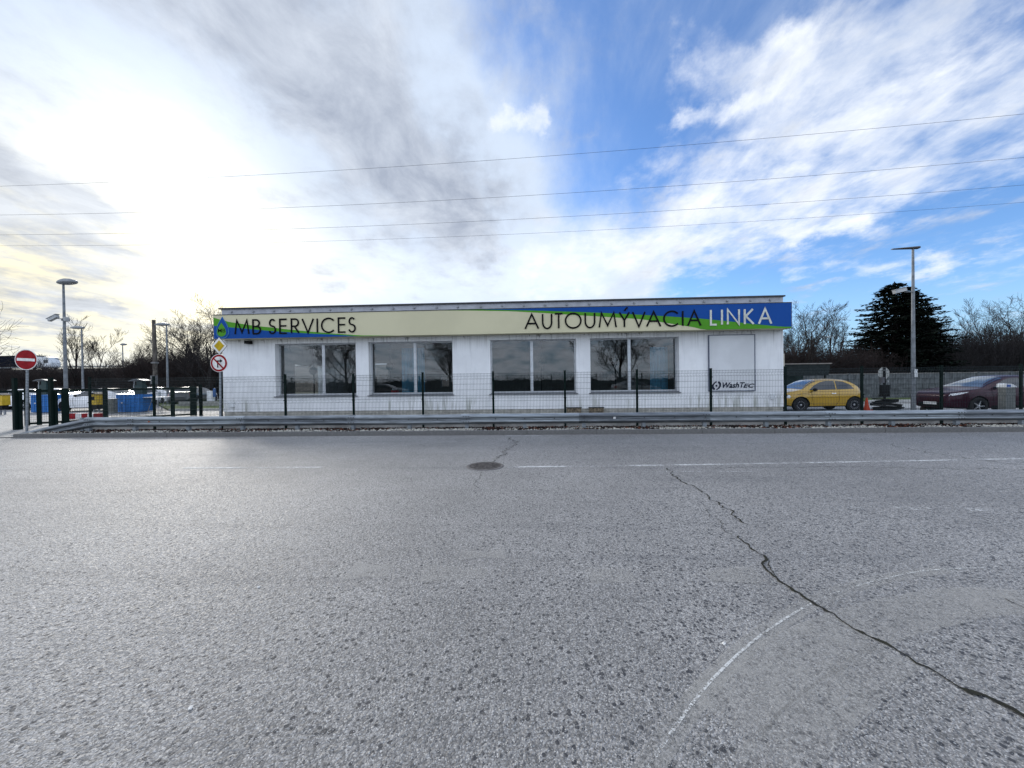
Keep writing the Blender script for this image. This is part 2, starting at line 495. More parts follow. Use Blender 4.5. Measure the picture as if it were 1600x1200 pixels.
# pale stones and dead leaves on the verge
def scatter_stones():
    b = MB(); rnd = random.Random(3)
    for i in range(15000):
        x = rnd.uniform(KERBX0 + 0.2, 27); y = 11.40 + abs(rnd.gauss(0, 0.75))
        if y > 13.5: continue
        z = [zb + (za - zb) * (yb_ - y) / (yb_ - ya) for (ya, za), (yb_, zb) in zip(prof, prof[1:]) if ya <= y <= yb_]
        z = (z[0] if z else -0.09)
        leaf = (mnoise.noise(Vector((x * 0.9, y * 1.5, 0))) + (y - 11.75) * 0.9 + rnd.uniform(-.4, .4)) > 0.06
        M = Matrix.Translation((x, y, z + 0.012)) @ Matrix.Rotation(rnd.uniform(0, 6.3), 4, 'Z') @ Matrix.Rotation(rnd.uniform(-.7, .7), 4, 'X')
        if leaf:
            b.cur = 1 if rnd.random() < 0.75 else 2
            L = rnd.uniform(0.03, 0.07)
            h = rnd.uniform(0.01, 0.05)
            p = [M @ Vector(c) for c in ((-L, 0, 0), (0, -L * .6, h), (L, 0, 0.01), (0, L * .6, h * .7))]
            b.poly(p)
        else:
            b.cur = 0 if rnd.random() < 0.7 else 3
            r = rnd.uniform(0.014, 0.042)
            base = len(b.v)
            for c in ((1, 0, 0), (0, 1, 0), (-1, 0, 0), (0, -1, 0), (0, 0, 1), (0, 0, -1)):
                b.v.append(tuple(M @ (Vector(c) * r * rnd.uniform(0.7, 1.2))))
            for f in ((0, 1, 4), (1, 2, 4), (2, 3, 4), (3, 0, 4), (1, 0, 5), (2, 1, 5), (3, 2, 5), (0, 3, 5)):
                b.f.append(tuple(base + j for j in f)); b.mi.append(b.cur)
    b.cur = 1
    o = b.build('gravel_and_leaves', [mat('pale_gravel', (0.46, 0.44, 0.38), 0.85), mat('dead_leaf', (0.018, 0.010, 0.008), 0.9),
                                  mat('red_leaf', (0.13, 0.045, 0.025), 0.9), mat('grey_gravel', (0.2, 0.19, 0.18), 0.9)], recalc=False)
    tag(o, 'pale gravel and dark dead leaves lying behind the kerb under the crash barrier', 'gravel', kind='stuff')
scatter_stones()

# grass island in the yard at the left and grass strip before the grey wall at the right
def slab(name, pts, z0, z1, m, **kw):
    b = MB(); n = len(pts); base = 0
    b.v += [(p[0], p[1], z1) for p in pts] + [(p[0], p[1], z0) for p in pts]
    b.f.append(tuple(range(n))); b.mi.append(0)
    for i in range(n):
        j = (i + 1) % n; b.f.append((i, n + i, n + j, j)); b.mi.append(0)
    return b.build(name, m, **kw)


# ------------------------------------------------------------------ markings and cracks in the road
def worn_paint(name, col, thr, sc=14, soft=0.09, amax=1.0):
    m = bpy.data.materials.new(name); m.use_nodes = True
    t = m.node_tree; q = G(t); b = t.nodes['Principled BSDF']
    co = q.new('ShaderNodeTexCoord').outputs['Object']
    n = q.noise(co, sc, 6, 0.75); n2 = q.noise(co, 90, 3, 0.7); n3 = q.noise(co, 1.1, 3, 0.5)
    s = q.m('ADD', q.m('ADD', q.m('MULTIPLY', n, 0.45), q.m('MULTIPLY', n2, 0.45)), q.m('MULTIPLY', n3, 0.35))
    b.inputs['Base Color'].default_value = col + (1,); b.inputs['Roughness'].default_value = 0.75
    q.put(b.inputs['Alpha'], q.ss(s, thr, thr + soft, 0.0, amax))
    return m


PAINT1 = worn_paint('road_paint_thin', (0.50, 0.50, 0.49), 0.585)
PAINT2 = worn_paint('road_paint_faded', (0.50, 0.50, 0.49), 0.655)
PAINT3 = worn_paint('road_paint_ghost', (0.40, 0.385, 0.355), 0.46, 9, 0.32, 0.50)


PAINT4 = worn_paint('road_paint_curve', (0.50, 0.50, 0.48), 0.585, 24)


def stripe(pxs, wid, m, z=0.004, step=0.25, jitter=0.0, taper=False):
    """a painted band on the road along a path given as ground points"""
    pts = [ground(*p) for p in pxs]
    dense = []
    n = len(pts)
    for i in range(n - 1):
        p0 = pts[max(i - 1, 0)]; p1 = pts[i]; p2 = pts[i + 1]; p3 = pts[min(i + 2, n - 1)]
        k = max(2, int((p2 - p1).length / step))
        for j in range(k):
            t = j / k
            dense.append(0.5 * ((2 * p1) + (p2 - p0) * t + (2 * p0 - 5 * p1 + 4 * p2 - p3) * t * t + (3 * p1 - p0 - 3 * p2 + p3) * t ** 3))
    dense.append(pts[-1])
    b = MB(); L = []
    for i, p in enumerate(dense):
        d = (dense[min(i + 1, len(dense) - 1)] - dense[max(i - 1, 0)]); d.z = 0; d.normalize()
        nn = Vector((-d.y, d.x, 0))
        w = wid * (1 + jitter * random.uniform(-1, 1)) / 2
        if taper:
            w *= max(0.12, min(1, 1.6 * sin(pi * (i + 0.5) / (len(dense)))) if taper == 2 else (0.25 + 0.75 * i / len(dense)))
        L.append((p + nn * w, p - nn * w))
    for (a, c), (d, e) in zip(L, L[1:]):
        b.poly([(a.x, a.y, z), (c.x, c.y, z), (e.x, e.y, z), (d.x, d.y, z)])
    return b.build('painted_line' if m in (PAINT1, PAINT2, PAINT3, PAINT4) else 'crack', m, road, recalc=True)


stripe([(790, 730), (1000, 727.5), (1300, 722.5), (1700, 715)], 0.10, PAINT1)
stripe([(285, 731.5), (503, 730.5)], 0.10, PAINT1)
stripe([(-60, 733), (75, 732.5)], 0.10, PAINT2)
stripe([(900, 738), (1195, 736.5)], 0.07, PAINT2)
stripe([(1470, 741), (1700, 739)], 0.08, PAINT2)
stripe([(960, 1310), (1005, 1215), (1060, 1130), (1120, 1055), (1200, 985), (1290, 933), (1385, 904), (1450, 892), (1560, 886)], 0.015, PAINT4, step=0.08)
stripe([(960, 1310), (1005, 1215), (1060, 1130), (1120, 1055), (1200, 985), (1290, 933), (1385, 904), (1480, 890)], 0.11, PAINT3, z=0.0025, step=0.08)
stripe([(1385, 904), (1450, 892), (1560, 888)], 0.04, PAINT2, step=0.08)
stripe([(1316, 911), (1340, 906), (1372, 908)], 0.13, PAINT2)
stripe([(1120, 1120), (1200, 1050), (1330, 985), (1420, 958), (1530, 938), (1650, 945)], 0.34, PAINT3, z=0.003, step=0.1)
stripe([(1185, 1215), (1290, 1110), (1400, 1020)], 0.22, PAINT3, z=0.003, step=0.1)
for a, b_, w, m_ in (((920, 900), (990, 899), 0.28, PAINT3), ((545, 893), (612, 892), 0.25, PAINT3), ((1105, 900), (1190, 899), 0.22, PAINT3),
                   ((1398, 794), (1455, 795), 0.10, PAINT2), ((1508, 796), (1580, 798), 0.10, PAINT2), ((1545, 783), (1582, 787), 0.09, PAINT2),
                   ((1460, 772), (1510, 777), 0.08, PAINT2), ((1542, 768), (1580, 769), 0.08, PAINT2), ((1330, 793), (1360, 794), 0.10, PAINT2),
                   ((720, 868), (790, 866), 0.16, PAINT3), ((660, 898), (760, 896), 0.2, PAINT3), ((1236, 685), (1280, 685.5), 0.12, PAINT2),
                   ((680, 691), (760, 688), 0.12, PAINT2), ((540, 690), (600, 689), 0.12, PAINT2), ((950, 687), (1050, 687), 0.1, PAINT2),
                   ((75, 694), (150, 690), 0.12, PAINT2), ((20, 704), (110, 698), 0.1, PAINT2), ((1105, 688), (1180, 686), 0.1, PAINT2),
                   ((1310, 686), (1370, 684), 0.1, PAINT2), ((628, 683), (655, 683), 0.07, PAINT1), ((790, 681), (860, 681), 0.07, PAINT1)):
    stripe([a, b_], w, m_, step=0.15, jitter=0.4)

CRACK = mat('crack_dirt', (0.010, 0.0095, 0.007), 1.0, 0, 0.3, 60, color2=(0.020, 0.020, 0.010))


def crack(pxs, w0, w1, seed, z=0.006, amp=0.03, step=0.035):
    rnd = random.Random(seed)
    pts = [ground(*p) for p in pxs]; b = MB(); L = []
    total_ = sum((q - p).length for p, q in zip(pts, pts[1:])); run = 0
    wob = 0.0
    for p, q in zip(pts, pts[1:]):
        k = max(2, int((q - p).length / step)); d = (q - p); nn = Vector((-d.y, d.x, 0)).normalized()
        for j in range(k):
            f = (run + (q - p).length * j / k) / total_
            wob = wob * 0.80 + rnd.uniform(-1, 1) * amp * 0.55
            c = p + d * (j / k) + nn * wob
            w = (w0 + (w1 - w0) * f) * rnd.uniform(0.35, 1.6) / 2 * (1.0 + 0.5 * mnoise.noise(Vector((run * 3 + j * 0.35, seed, 0))))
            L.append((c + nn * w, c - nn * w * rnd.uniform(0.7, 1.2)))
        run += (q - p).length
    for (a, c), (d, e) in zip(L, L[1:]):
        b.poly([(a.x, a.y, z), (c.x, c.y, z), (e.x, e.y, z), (d.x, d.y, z)])
    return b.build('crack', CRACK, road)


crack([(1044, 732), (1055, 745), (1080, 760), (1112, 776), (1140, 800), (1165, 822)], 0.016, 0.016, 1, amp=0.06)
crack([(1150, 838), (1172, 856), (1192, 868), (1190, 885), (1215, 908), (1270, 940), (1340, 982), (1405, 1018), (1430, 1037), (1500, 1073), (1560, 1098), (1615, 1130), (1760, 1205), (2050, 1330)], 0.012, 0.030, 2, amp=0.034)
crack([(1186, 868), (1198, 872), (1200, 884), (1215, 906)], 0.006, 0.010, 9, amp=0.02)
crack([(1100, 795), (1125, 820), (1150, 838)], 0.004, 0.006, 5, amp=0.05)
crack([(799, 684), (803, 695), (792, 706), (778, 718), (776, 723)], 0.020, 0.020, 3, amp=0.11)
crack([(754, 737), (744, 750), (741, 758), (750, 764)], 0.006, 0.006, 4, amp=0.03)
crack([(1330, 684), (1415, 700), (1445, 707), (1600, 727)], 0.013, 0.013, 6, amp=0.08)
crack([(1100, 731), (1300, 730), (1600, 733)], 0.009, 0.009, 7, amp=0.05)
crack([(1000, 1010), (1020, 1019), (1030, 1030)], 0.004, 0.004, 8, amp=0.02)
crack([(1570, 936), (1600, 950), (1660, 975)], 0.006, 0.010, 10)

# manhole
mc = ground(758, 728.5)
mh = thing('manhole_cover', 'round cast iron manhole cover set in the asphalt near the middle of the road', 'manhole cover', (mc.x, mc.y, 0.0))
IRON = mat('cast_iron', (0.085, 0.075, 0.07), 0.65, 0.25, 0.3, 20, 0.003, 60)
MB().lathe([(0.30, 0.004), (0.30, 0.012), (0.335, 0.012), (0.35, 0.003)], 'Z', n=40).build('frame', mat('concrete_ring', (0.14, 0.13, 0.125), 0.9), mh)
b = MB().lathe([(0.0, 0.011), (0.293, 0.011), (0.295, 0.003)], 'Z', n=40)
for i in range(-5, 6):
    for j in range(-5, 6):
        if i * i + j * j < 26 and (i + j) % 2 == 0: b.cbox(i * 0.05, j * 0.05, 0.0125, 0.035, 0.035, 0.005)
b.build('lid', IRON, mh)
for sx in (-1, 1): MB().cbox(sx * 0.16, 0.05 * -sx, 0.016, 0.05, 0.03, 0.003).build('key_hole', BLACK, mh)
# a few loose pale chips on the asphalt
chip = mat('pale_chip', (0.7, 0.68, 0.64), 0.8)
for (px, py, r, lab) in ((404, 918, 0.014, 'small pale stone chip lying alone on the asphalt left of the cracks'),
                         (1131, 1006, 0.013, 'small pale stone chip on the asphalt beside the curved white line'),
                         (298, 1107, 0.014, 'small pale stone chip on the near asphalt at the lower left')):
    bm = bmesh.new(); bmesh.ops.create_icosphere(bm, subdivisions=1, radius=r)
    for v in bm.verts: v.co *= random.uniform(0.7, 1.2); v.co.z *= 0.5
    me = bpy.data.meshes.new('stone_chip'); bm.to_mesh(me); bm.free(); me.materials.append(chip)
    o = inst('stone_chip', me, None, ground(px, py) + Vector((0, 0, r * 0.3))); tag(o, lab, 'stone')
# land on the near side of the road (seen in the window glass)
sheet('pavement', -160, -6.2, 160, -4.35, 0.06, mat('paving', (0.25, 0.24, 0.23), 0.9), kind='structure')
nk = thing('near_kerb', None, None, kind='structure')
for i in range(-25, 30):
    inst('kerb_stone', kmeshes[i % 5], nk, (i, -4.27, -0.02))

# ------------------------------------------------------------------ the car wash building
BY = 17.2; BX0 = XY(348.5, BY); BX1 = XY(1224.3, BY); BH = 5.05; BD = 12.0
ROOFZ = BH
def plaster():
    m = bpy.data.materials.new('white_render'); m.use_nodes = True
    t = m.node_tree; q = G(t); b = t.nodes['Principled BSDF']
    co = q.new('ShaderNodeTexCoord').outputs['Object']
    s = q.new('ShaderNodeSeparateXYZ'); q.put(s.inputs[0], co)
    streak_ = q.noise(q.mapping(co, scale=(5.0, 1, 0.35)), 1.6, 6, 0.65)
    streak2 = q.noise(q.mapping(co, scale=(9.0, 1, 0.22)), 1.3, 4, 0.6)
    blot = q.noise(co, 0.9, 5, 0.6)
    base = q.mix(q.ss(blot, 0.35, 0.7), (0.69, 0.695, 0.70), (0.78, 0.785, 0.79))
    base = q.mix(q.ss(streak_, 0.50, 0.78, 0.0, 0.45), base, (0.46, 0.47, 0.49))
    # drip marks below the fascia and grime near the ground, each with its own ragged edge
    top = q.m('MULTIPLY', q.ss(s.outputs[2], 2.7, 3.65), q.ss(streak2, 0.50, 0.72))
    base = q.mix(q.m('MULTIPLY', top, 0.7), base, (0.33, 0.33, 0.335))
    low = q.m('MULTIPLY', q.ss(s.outputs[2], 1.05, 0.55), q.ss(streak_, 0.47, 0.62))
    base = q.mix(q.m('MULTIPLY', q.m('MULTIPLY', low, q.ss(q.noise(q.mapping(co, loc=(3.1, 0, 0), scale=(1, 1, 0.1)), 0.55, 3, 0.5), 0.46, 0.60)), 0.75), base, (0.30, 0.31, 0.26))
    drip = q.m('MULTIPLY', q.ss(q.m('ADD', s.outputs[2], q.m('MULTIPLY', streak2, 0.5)), 3.72, 3.86), q.ss(q.noise(q.mapping(co, scale=(3.5, 1, 1)), 1.0, 5, 0.7), 0.55, 0.66))
    base = q.mix(q.m('MULTIPLY', drip, 0.95), base, (0.09, 0.085, 0.08))
    q.put(b.inputs['Base Color'], base)
    b.inputs['Roughness'].default_value = 0.85
    bn = q.new('ShaderNodeBump'); bn.inputs['Strength'].default_value = 0.35; bn.inputs['Distance'].default_value = 0.006
    q.put(bn.inputs['Height'], q.noise(co, 55, 4, 0.7)); q.put(b.inputs['Normal'], bn.outputs[0])
    return m
PLAS = plaster()
PLINTH = mat('plinth_render', (0.40, 0.385, 0.34), 0.9, 0, 0.15, 4, 0.005, 50)
INNER = mat('inner_wall', (0.20, 0.21, 0.20), 0.8, 0, 0.1, 1.0)
DARKTRIM = mat('dark_sheet_trim', (0.05, 0.052, 0.056), 0.5, 0.3)
TIN = mat('zinc_sill', (0.20, 0.21, 0.225), 0.45, 0.5)
bld = thing('car_wash_building', 'long low white flat roofed building with four wide windows behind the green mesh fence', 'building', (0, 0, 0))

wins = []
for a, b_ in ((430.5, 556.5), (576.5, 707.5), (766.5, 900.8), (922.5, 1061.5)):
    wins.append((XY(a, BY), XY(b_, BY)))
WZ0, WZ1 = 0.99, 3.41


def wall_grid(mb, x0, x1, z0, z1, holes, y0, y1):
    xs = sorted(set([x0, x1] + [h[0] for h in holes] + [h[1] for h in holes]))
    zs = sorted(set([z0, z1] + [h[2] for h in holes] + [h[3] for h in holes]))
    for i in range(len(xs) - 1):
        for j in range(len(zs) - 1):
            cx = (xs[i] + xs[i + 1]) / 2; cz = (zs[j] + zs[j + 1]) / 2
            if any(h[0] < cx < h[1] and h[2] < cz < h[3] for h in holes): continue
            for y in (y0, y1):
                q = [(xs[i], y, zs[j]), (xs[i + 1], y, zs[j]), (xs[i + 1], y, zs[j + 1]), (xs[i], y, zs[j + 1])]
                mb.poly(q if y == y0 else q[::-1])
    for h in list(holes) + [(x0, x1, z0, z1)]:
        a, c, d, e = h
        mb.poly([(a, y0, d), (a, y0, e), (a, y1, e), (a, y1, d)]); mb.poly([(c, y0, d), (c, y1, d), (c, y1, e), (c, y0, e)])
        mb.poly([(a, y0, e), (c, y0, e), (c, y1, e), (a, y1, e)]); mb.poly([(a, y0, d), (a, y1, d), (c, y1, d), (c, y0, d)])


m_ = MB(); wall_grid(m_, BX0, BX1, 0.30, 4.30, [(a, b_, WZ0, WZ1) for a, b_ in wins], BY, BY + 0.40)
m_.build('wall', PLAS, bld, recalc=False)
m_ = MB().box(BX0 + 0.02, BY + 0.025, -0.1, BX1 - 0.02, BY + 0.4, 0.298)
m_.build('plinth', PLINTH, bld)
MB().box(BX0 + 0.0, BY + 0.004, 4.302, BX1, BY + 0.40, BH).build('parapet', mat('parapet_render', (0.42, 0.43, 0.46), 0.85, 0, 0.08, 3, 0.003, 50), bld)
# side walls with openings added to light the hall; back wall with some openings
for x in (BX0, BX1 - 0.3):
    sw = MB()
    for q in ((BY + 0.402, -0.1, BY + 5.0, BH), (BY + 5.001, 2.7, BY + 8.0, BH), (BY + 8.001, -0.1, BY + BD, BH)): sw.box(x, q[0], q[1], x + 0.3, q[2], q[3])
    sw.build('wall', PLAS, bld)
bk = [(wins[0][0] - 0.2, wins[0][0] + 0.9, 0.3, 3.0), (wins[1][0] + 0.6, wins[1][0] + 1.2, 1.2, 2.0)]
bk = [(a - 0.0, b_, c_, d_) for a, b_, c_, d_ in bk]
m_ = MB(); wall_grid(m_, BX0 + 0.302, BX1 - 0.302, -0.1, BH, bk, BY + BD - 0.3, BY + BD); m_.build('wall', INNER, bld, recalc=False)
MB().box(BX0 + 0.302, BY + 0.402, 4.0, BX1 - 0.302, BY + BD - 0.302, 4.25).build('roof', INNER, bld)
MB().box(BX0 + 0.302, BY + 0.402, -0.08, BX1 - 0.302, BY + BD - 0.302, 0.02).build('floor', mat('wet_floor', (0.16, 0.17, 0.17), 0.3), bld)
m_ = MB().box(BX0 - 0.10, BY - 0.07, BH + 0.002, BX1 + 0.06, BY + 0.45, BH + 0.06)
m_.build('coping', DARKTRIM, bld)
# round ties along the parapet
OUT = MB().lathe([(0.0, -0.035), (0.045, -0.035), (0.055, 0.0), (0.075, 0.0), (0.075, 0.02)], 'Y', n=14).mesh('parapet_cap', mat('cap_grey', (0.30, 0.31, 0.33), 0.6))
for px in (364, 398, 430, 455, 486, 518, 551, 583, 616, 649, 684, 717, 753, 786, 820, 853, 887, 922, 957, 992, 1028, 1064, 1101, 1137, 1173, 1204):
    inst('parapet_cap', OUT, bld, (XY(px, BY), BY - 0.022, BH - 0.13), sc=(0.7, 1, 0.7))
DOT = MB()
# windows
FR = ALU
for wi, (a, b_) in enumerate(wins):
    y = BY + 0.30; w = b_ - a
    fr = MB()
    t = 0.06
    fr.box(a + .001, y, WZ0 + 0.04, a + t, y + 0.07, WZ1 - .001).box(b_ - t, y, WZ0 + 0.04, b_ - .001, y + 0.07, WZ1 - .001)
    fr.box(a + t + .001, y, WZ0 + 0.04, b_ - t - .001, y + 0.07, WZ0 + 0.04 + t).box(a + t + .001, y, WZ1 - 0.05, b_ - t - .001, y + 0.07, WZ1 - .001)
    mx = a + w * (0.545, 0.535, 0.485, 0.46)[wi]
    if wi == 0: mx = a + w * 0.56
    win = fr.build('window', ALU if wi != 1 else ALU, bld)
    MB().box(mx - 0.065, y - 0.012, WZ0 + 0.102, mx + 0.065, y + 0.08, WZ1 - 0.052).build('mullion', ALU, win)
    for (p, q_) in ((a + t + .002, mx - 0.067), (mx + 0.067, b_ - t - .002)):
        MB().box(p, y + 0.03, WZ0 + 0.102, q_, y + 0.042, WZ1 - 0.052).build('pane', GLASS, win)
    sl = MB().box(a - 0.06, BY - 0.07, WZ0 - 0.035, b_ + 0.06, BY - 0.002, WZ0 + 0.0).box(a + 0.002, BY - 0.001, WZ0 + 0.001, b_ - 0.002, y - 0.001, WZ0 + 0.03)
    sl.build('sill', TIN, win)
    # dark heads of lamps and blobs on the sill of the third and fourth window
# stone blocks let into the plinth
STB = mat('brown_block', (0.24, 0.19, 0.13), 0.95, 0, 0.3, 10, 0.006, 40)
for p0, p1 in ((885, 896.5), (897.5, 907), (920, 931), (932, 942)):
    xa, xb = XY(p0, BY), XY(p1, BY)
    MB().box(xa, BY - 0.10, -0.05, xb, BY + 0.024, 0.33).build('foundation_block', STB, bld)
for p0, p1 in ((884, 908), (919, 943)):
    MB().box(XY(p0, BY), BY - 0.13, 0.333, XY(p1, BY), BY - 0.002, 0.365).build('block_cover', DARKTRIM, bld)
MB().box(XY(358, BY), BY - 0.09, 0.52, XY(366, BY), BY - 0.002, 0.74).build('meter_box', WHITE, bld)
MB().box(XY(1203, BY), BY - 0.06, 0.64, XY(1209.5, BY), BY - 0.002, 0.86).build('meter_box', WHITE, bld)
MB().box(XY(389, BY), BY - 0.26, 3.42, XY(396, BY), BY - 0.002, 3.56).build('wall_lamp', BLACK, bld)
MB().tube([(BX1 + 0.05, BY + 0.1, 2.05), (BX1 + 0.05, BY + 0.1, 2.6)], 0.05, 8).build('vent_pipe', mat('beige_pipe', (0.5, 0.46, 0.38), 0.6), bld)

# ------------------------------------------------------------------ what stands inside
CURT = mat('blue_curtain', (0.16, 0.48, 0.68), 0.6, 0, 0.15, 3, stretch=(8, 8, 0.4))
def curtain(px0, px1, Y, lab, z1=3.2):
    x0, x1 = XY(px0, Y), XY(px1, Y); b = MB(); n = max(10, int((x1 - x0) / 0.07))
    P = [(x0 + (x1 - x0) * i / n, Y + 0.04 * sin(i * 1.9) + 0.02 * sin(i * .7)) for i in range(n + 1)]
    for (a, c), (d, e) in zip(P, P[1:]):
        b.poly([(a, c, 0.1), (d, e, 0.1), (d, e, z1), (a, c, z1)]); b.poly([(a, c + .02, 0.1), (a, c + .02, z1), (d, e + .02, z1), (d, e + .02, 0.1)])
    o = b.build('wash_curtain', CURT, recalc=False); tag(o, lab, 'curtain', 'blue curtains inside the wash hall')
curtain(628, 664, 18.1, 'light blue hanging curtain inside the building behind the middle of the second window')
curtain(1016, 1044, 18.1, 'light blue hanging curtain inside the building behind the right pane of the fourth window', 3.05)
discm = MB().lathe([(0, -0.04), (0.15, -0.04), (0.20, -0.01), (0.20, 0.05), (0, 0.05)], 'Y', n=28).mesh('ceiling_fan', BLACK, True)
for px, py, lab in ((609, 573, 'round dark disc on a pole inside, behind the left pane of the second window'), (846, 570, 'round dark disc inside, behind the right pane of the third window'),
                    (489, 580, 'round dark disc inside, behind the left pane of the first window'), (962, 567, 'round dark disc inside, behind the left pane of the fourth window')):
    p = atY(px, py, 19.2)
    t_ = thing('round_reel', lab, 'reel', (p.x, p.y, 0.02), group='round dark reels on poles in the wash hall')
    inst('drum', discm, t_, (0, 0, p.z))
    MB().tube([(0, 0.09, 0), (0, 0.09, 3.9)], 0.03, 8).build('pole', BLACK, t_)
p = atY(603, 588, 19.8)
t_ = thing('wash_machine', 'dark blocky machine standing inside behind the left pane of the second window', 'machine', (p.x, p.y, 0.02))
MB().box(-0.75, -0.3, 1.35, 0.75, 0.3, 1.75).build('head', BLACK, t_)
MB().box(-0.5, -0.28, 0.0, 0.5, 0.28, 1.348).build('body', BLACK, t_)
p = atY(617, 611, 18.3)
t_ = thing('red_canister', 'small red canister standing inside on the ledge of the second window', 'canister', (p.x, p.y, 0.75))
RD = mat('red_plastic', (0.55, 0.02, 0.03), 0.4)
MB().box(-0.15, -0.1, 0.0, 0.15, 0.1, 0.45).build('body', RD, t_); MB().box(-0.12, -0.03, 0.452, 0.1, 0.03, 0.52).build('grip', WHITE, t_)
MB().box(p.x - 0.9, p.y - 0.2, 0.7, p.x + 0.9, p.y + 0.2, 0.748).build('inner_ledge', INNER, None)
tag(bpy.data.objects['inner_ledge'], 'narrow grey ledge inside behind the second window under a red canister', 'ledge')

# ------------------------------------------------------------------ fascia sign
SY = 16.63
SZ0, SZ1 = 3.62, 4.68
SX0 = XY(335.2, SY); SX1 = XY(1237.3, SY)
BEIGE = mat('sign_beige', (0.56, 0.52, 0.35), 0.5, 0, 0.03, 0.5, spec=0.15)
SBLUE = mat('sign_blue', (0.004, 0.060, 0.27), 0.5, 0, 0.04, 0.6, spec=0.12)
SGREEN = mat('sign_green', (0.075, 0.27, 0.018), 0.5, 0, 0.04, 0.6, spec=0.12)
LETB = mat('letter_black', (0.006, 0.006, 0.007), 0.6, spec=0.08)
LETW = mat('letter_beige', (0.60, 0.61, 0.54), 0.4)
sign = thing('fascia_sign', 'long beige, blue and green company sign running above the windows of the building', 'sign', (0, 0, 0))
MB().box(SX0, SY, SZ0, SX1, BY - 0.004, SZ1).build('panel', [BEIGE], sign)
MB().box(SX0 - 0.012, SY - 0.014, SZ1 + .001, SX1 + 0.012, BY - 0.004, SZ1 + 0.03).build('edge_trim', DARKTRIM, sign)
MB().box(SX1 + .001, SY - 0.012, SZ0 - .002, SX1 + 0.012, BY - 0.004, SZ1).build('edge_trim', SBLUE, sign)


def sz(px, py): return min(SZ1 - 0.001, max(SZ0 + 0.001, atY(px, py, SY).z))
def band(name, m, upper, lower, y, th=0.004):
    """flat print: upper and lower edges as photo points on the fascia"""
    up = [(XY(px, SY), (py if isinstance(py, float) and py < 10 else sz(px, py))) for px, py in upper]
    lo = [(XY(px, SY), (py if isinstance(py, float) and py < 10 else sz(px, py))) for px, py in lower]
    b = MB()
    def at(L, x):
        for (xa, za), (xb, zb) in zip(L, L[1:]):
            if xa <= x <= xb: return za + (zb - za) * (x - xa) / (xb - xa)
        return L[-1][1]
    x0 = max(up[0][0], lo[0][0]); x1 = min(up[-1][0], lo[-1][0]); n = 60
    for i in range(n):
        xa = x0 + (x1 - x0) * i / n; xb = x0 + (x1 - x0) * (i + 1) / n
        za, zb, zc, zd = at(lo, xa), at(lo, xb), at(up, xb), at(up, xa)
        b.poly([(xa, y, za), (xb, y, zb), (xb, y, zc), (xa, y, zd)])
    return b.build(name, m, sign, recalc=False)
BOT, TOP = SZ0 + 0.002, SZ1 - 0.002
EL_, ER_ = 335.8, 1236.8
band('green_swoosh', SGREEN, [(EL_, 496.0), (343, 498.5), (360, 503), (380, 506), (400, 509.0), (425, 511.6), (450, 514.5), (480, 517.5), (520, 521), (565, 524), (620, BOT)],
     [(EL_, BOT), (620, BOT)], SY - 0.004)
band('blue_swoosh', SBLUE, [(EL_, 509.0), (360, 511.5), (385, 513.5), (420, 517), (450, 519), (480, 521), (520, 522.8), (560, BOT)],
     [(EL_, BOT), (560, BOT)], SY - 0.008)
band('green_swoosh', SGREEN, [(690, TOP), (ER_, TOP)],
     [(690, TOP), (740, 485.2), (800, 486.2), (850, 489), (900, 492.2), (950, 495.2), (1000, 498.5), (1030, 502.5), (1060, 507.5), (1085, 511.3), (1100, BOT), (ER_, BOT)], SY - 0.004)
band('blue_swoosh', SBLUE, [(690, TOP), (ER_, TOP)],
     [(690, TOP), (750, 483.0), (800, 484.4), (850, 485.5), (900, 487), (950, 489), (1000, 491.5), (1050, 494.5), (1100, 498), (1150, 503), (1180, 506.5), (1222, 510.2), (ER_, 510.3)], SY - 0.008)

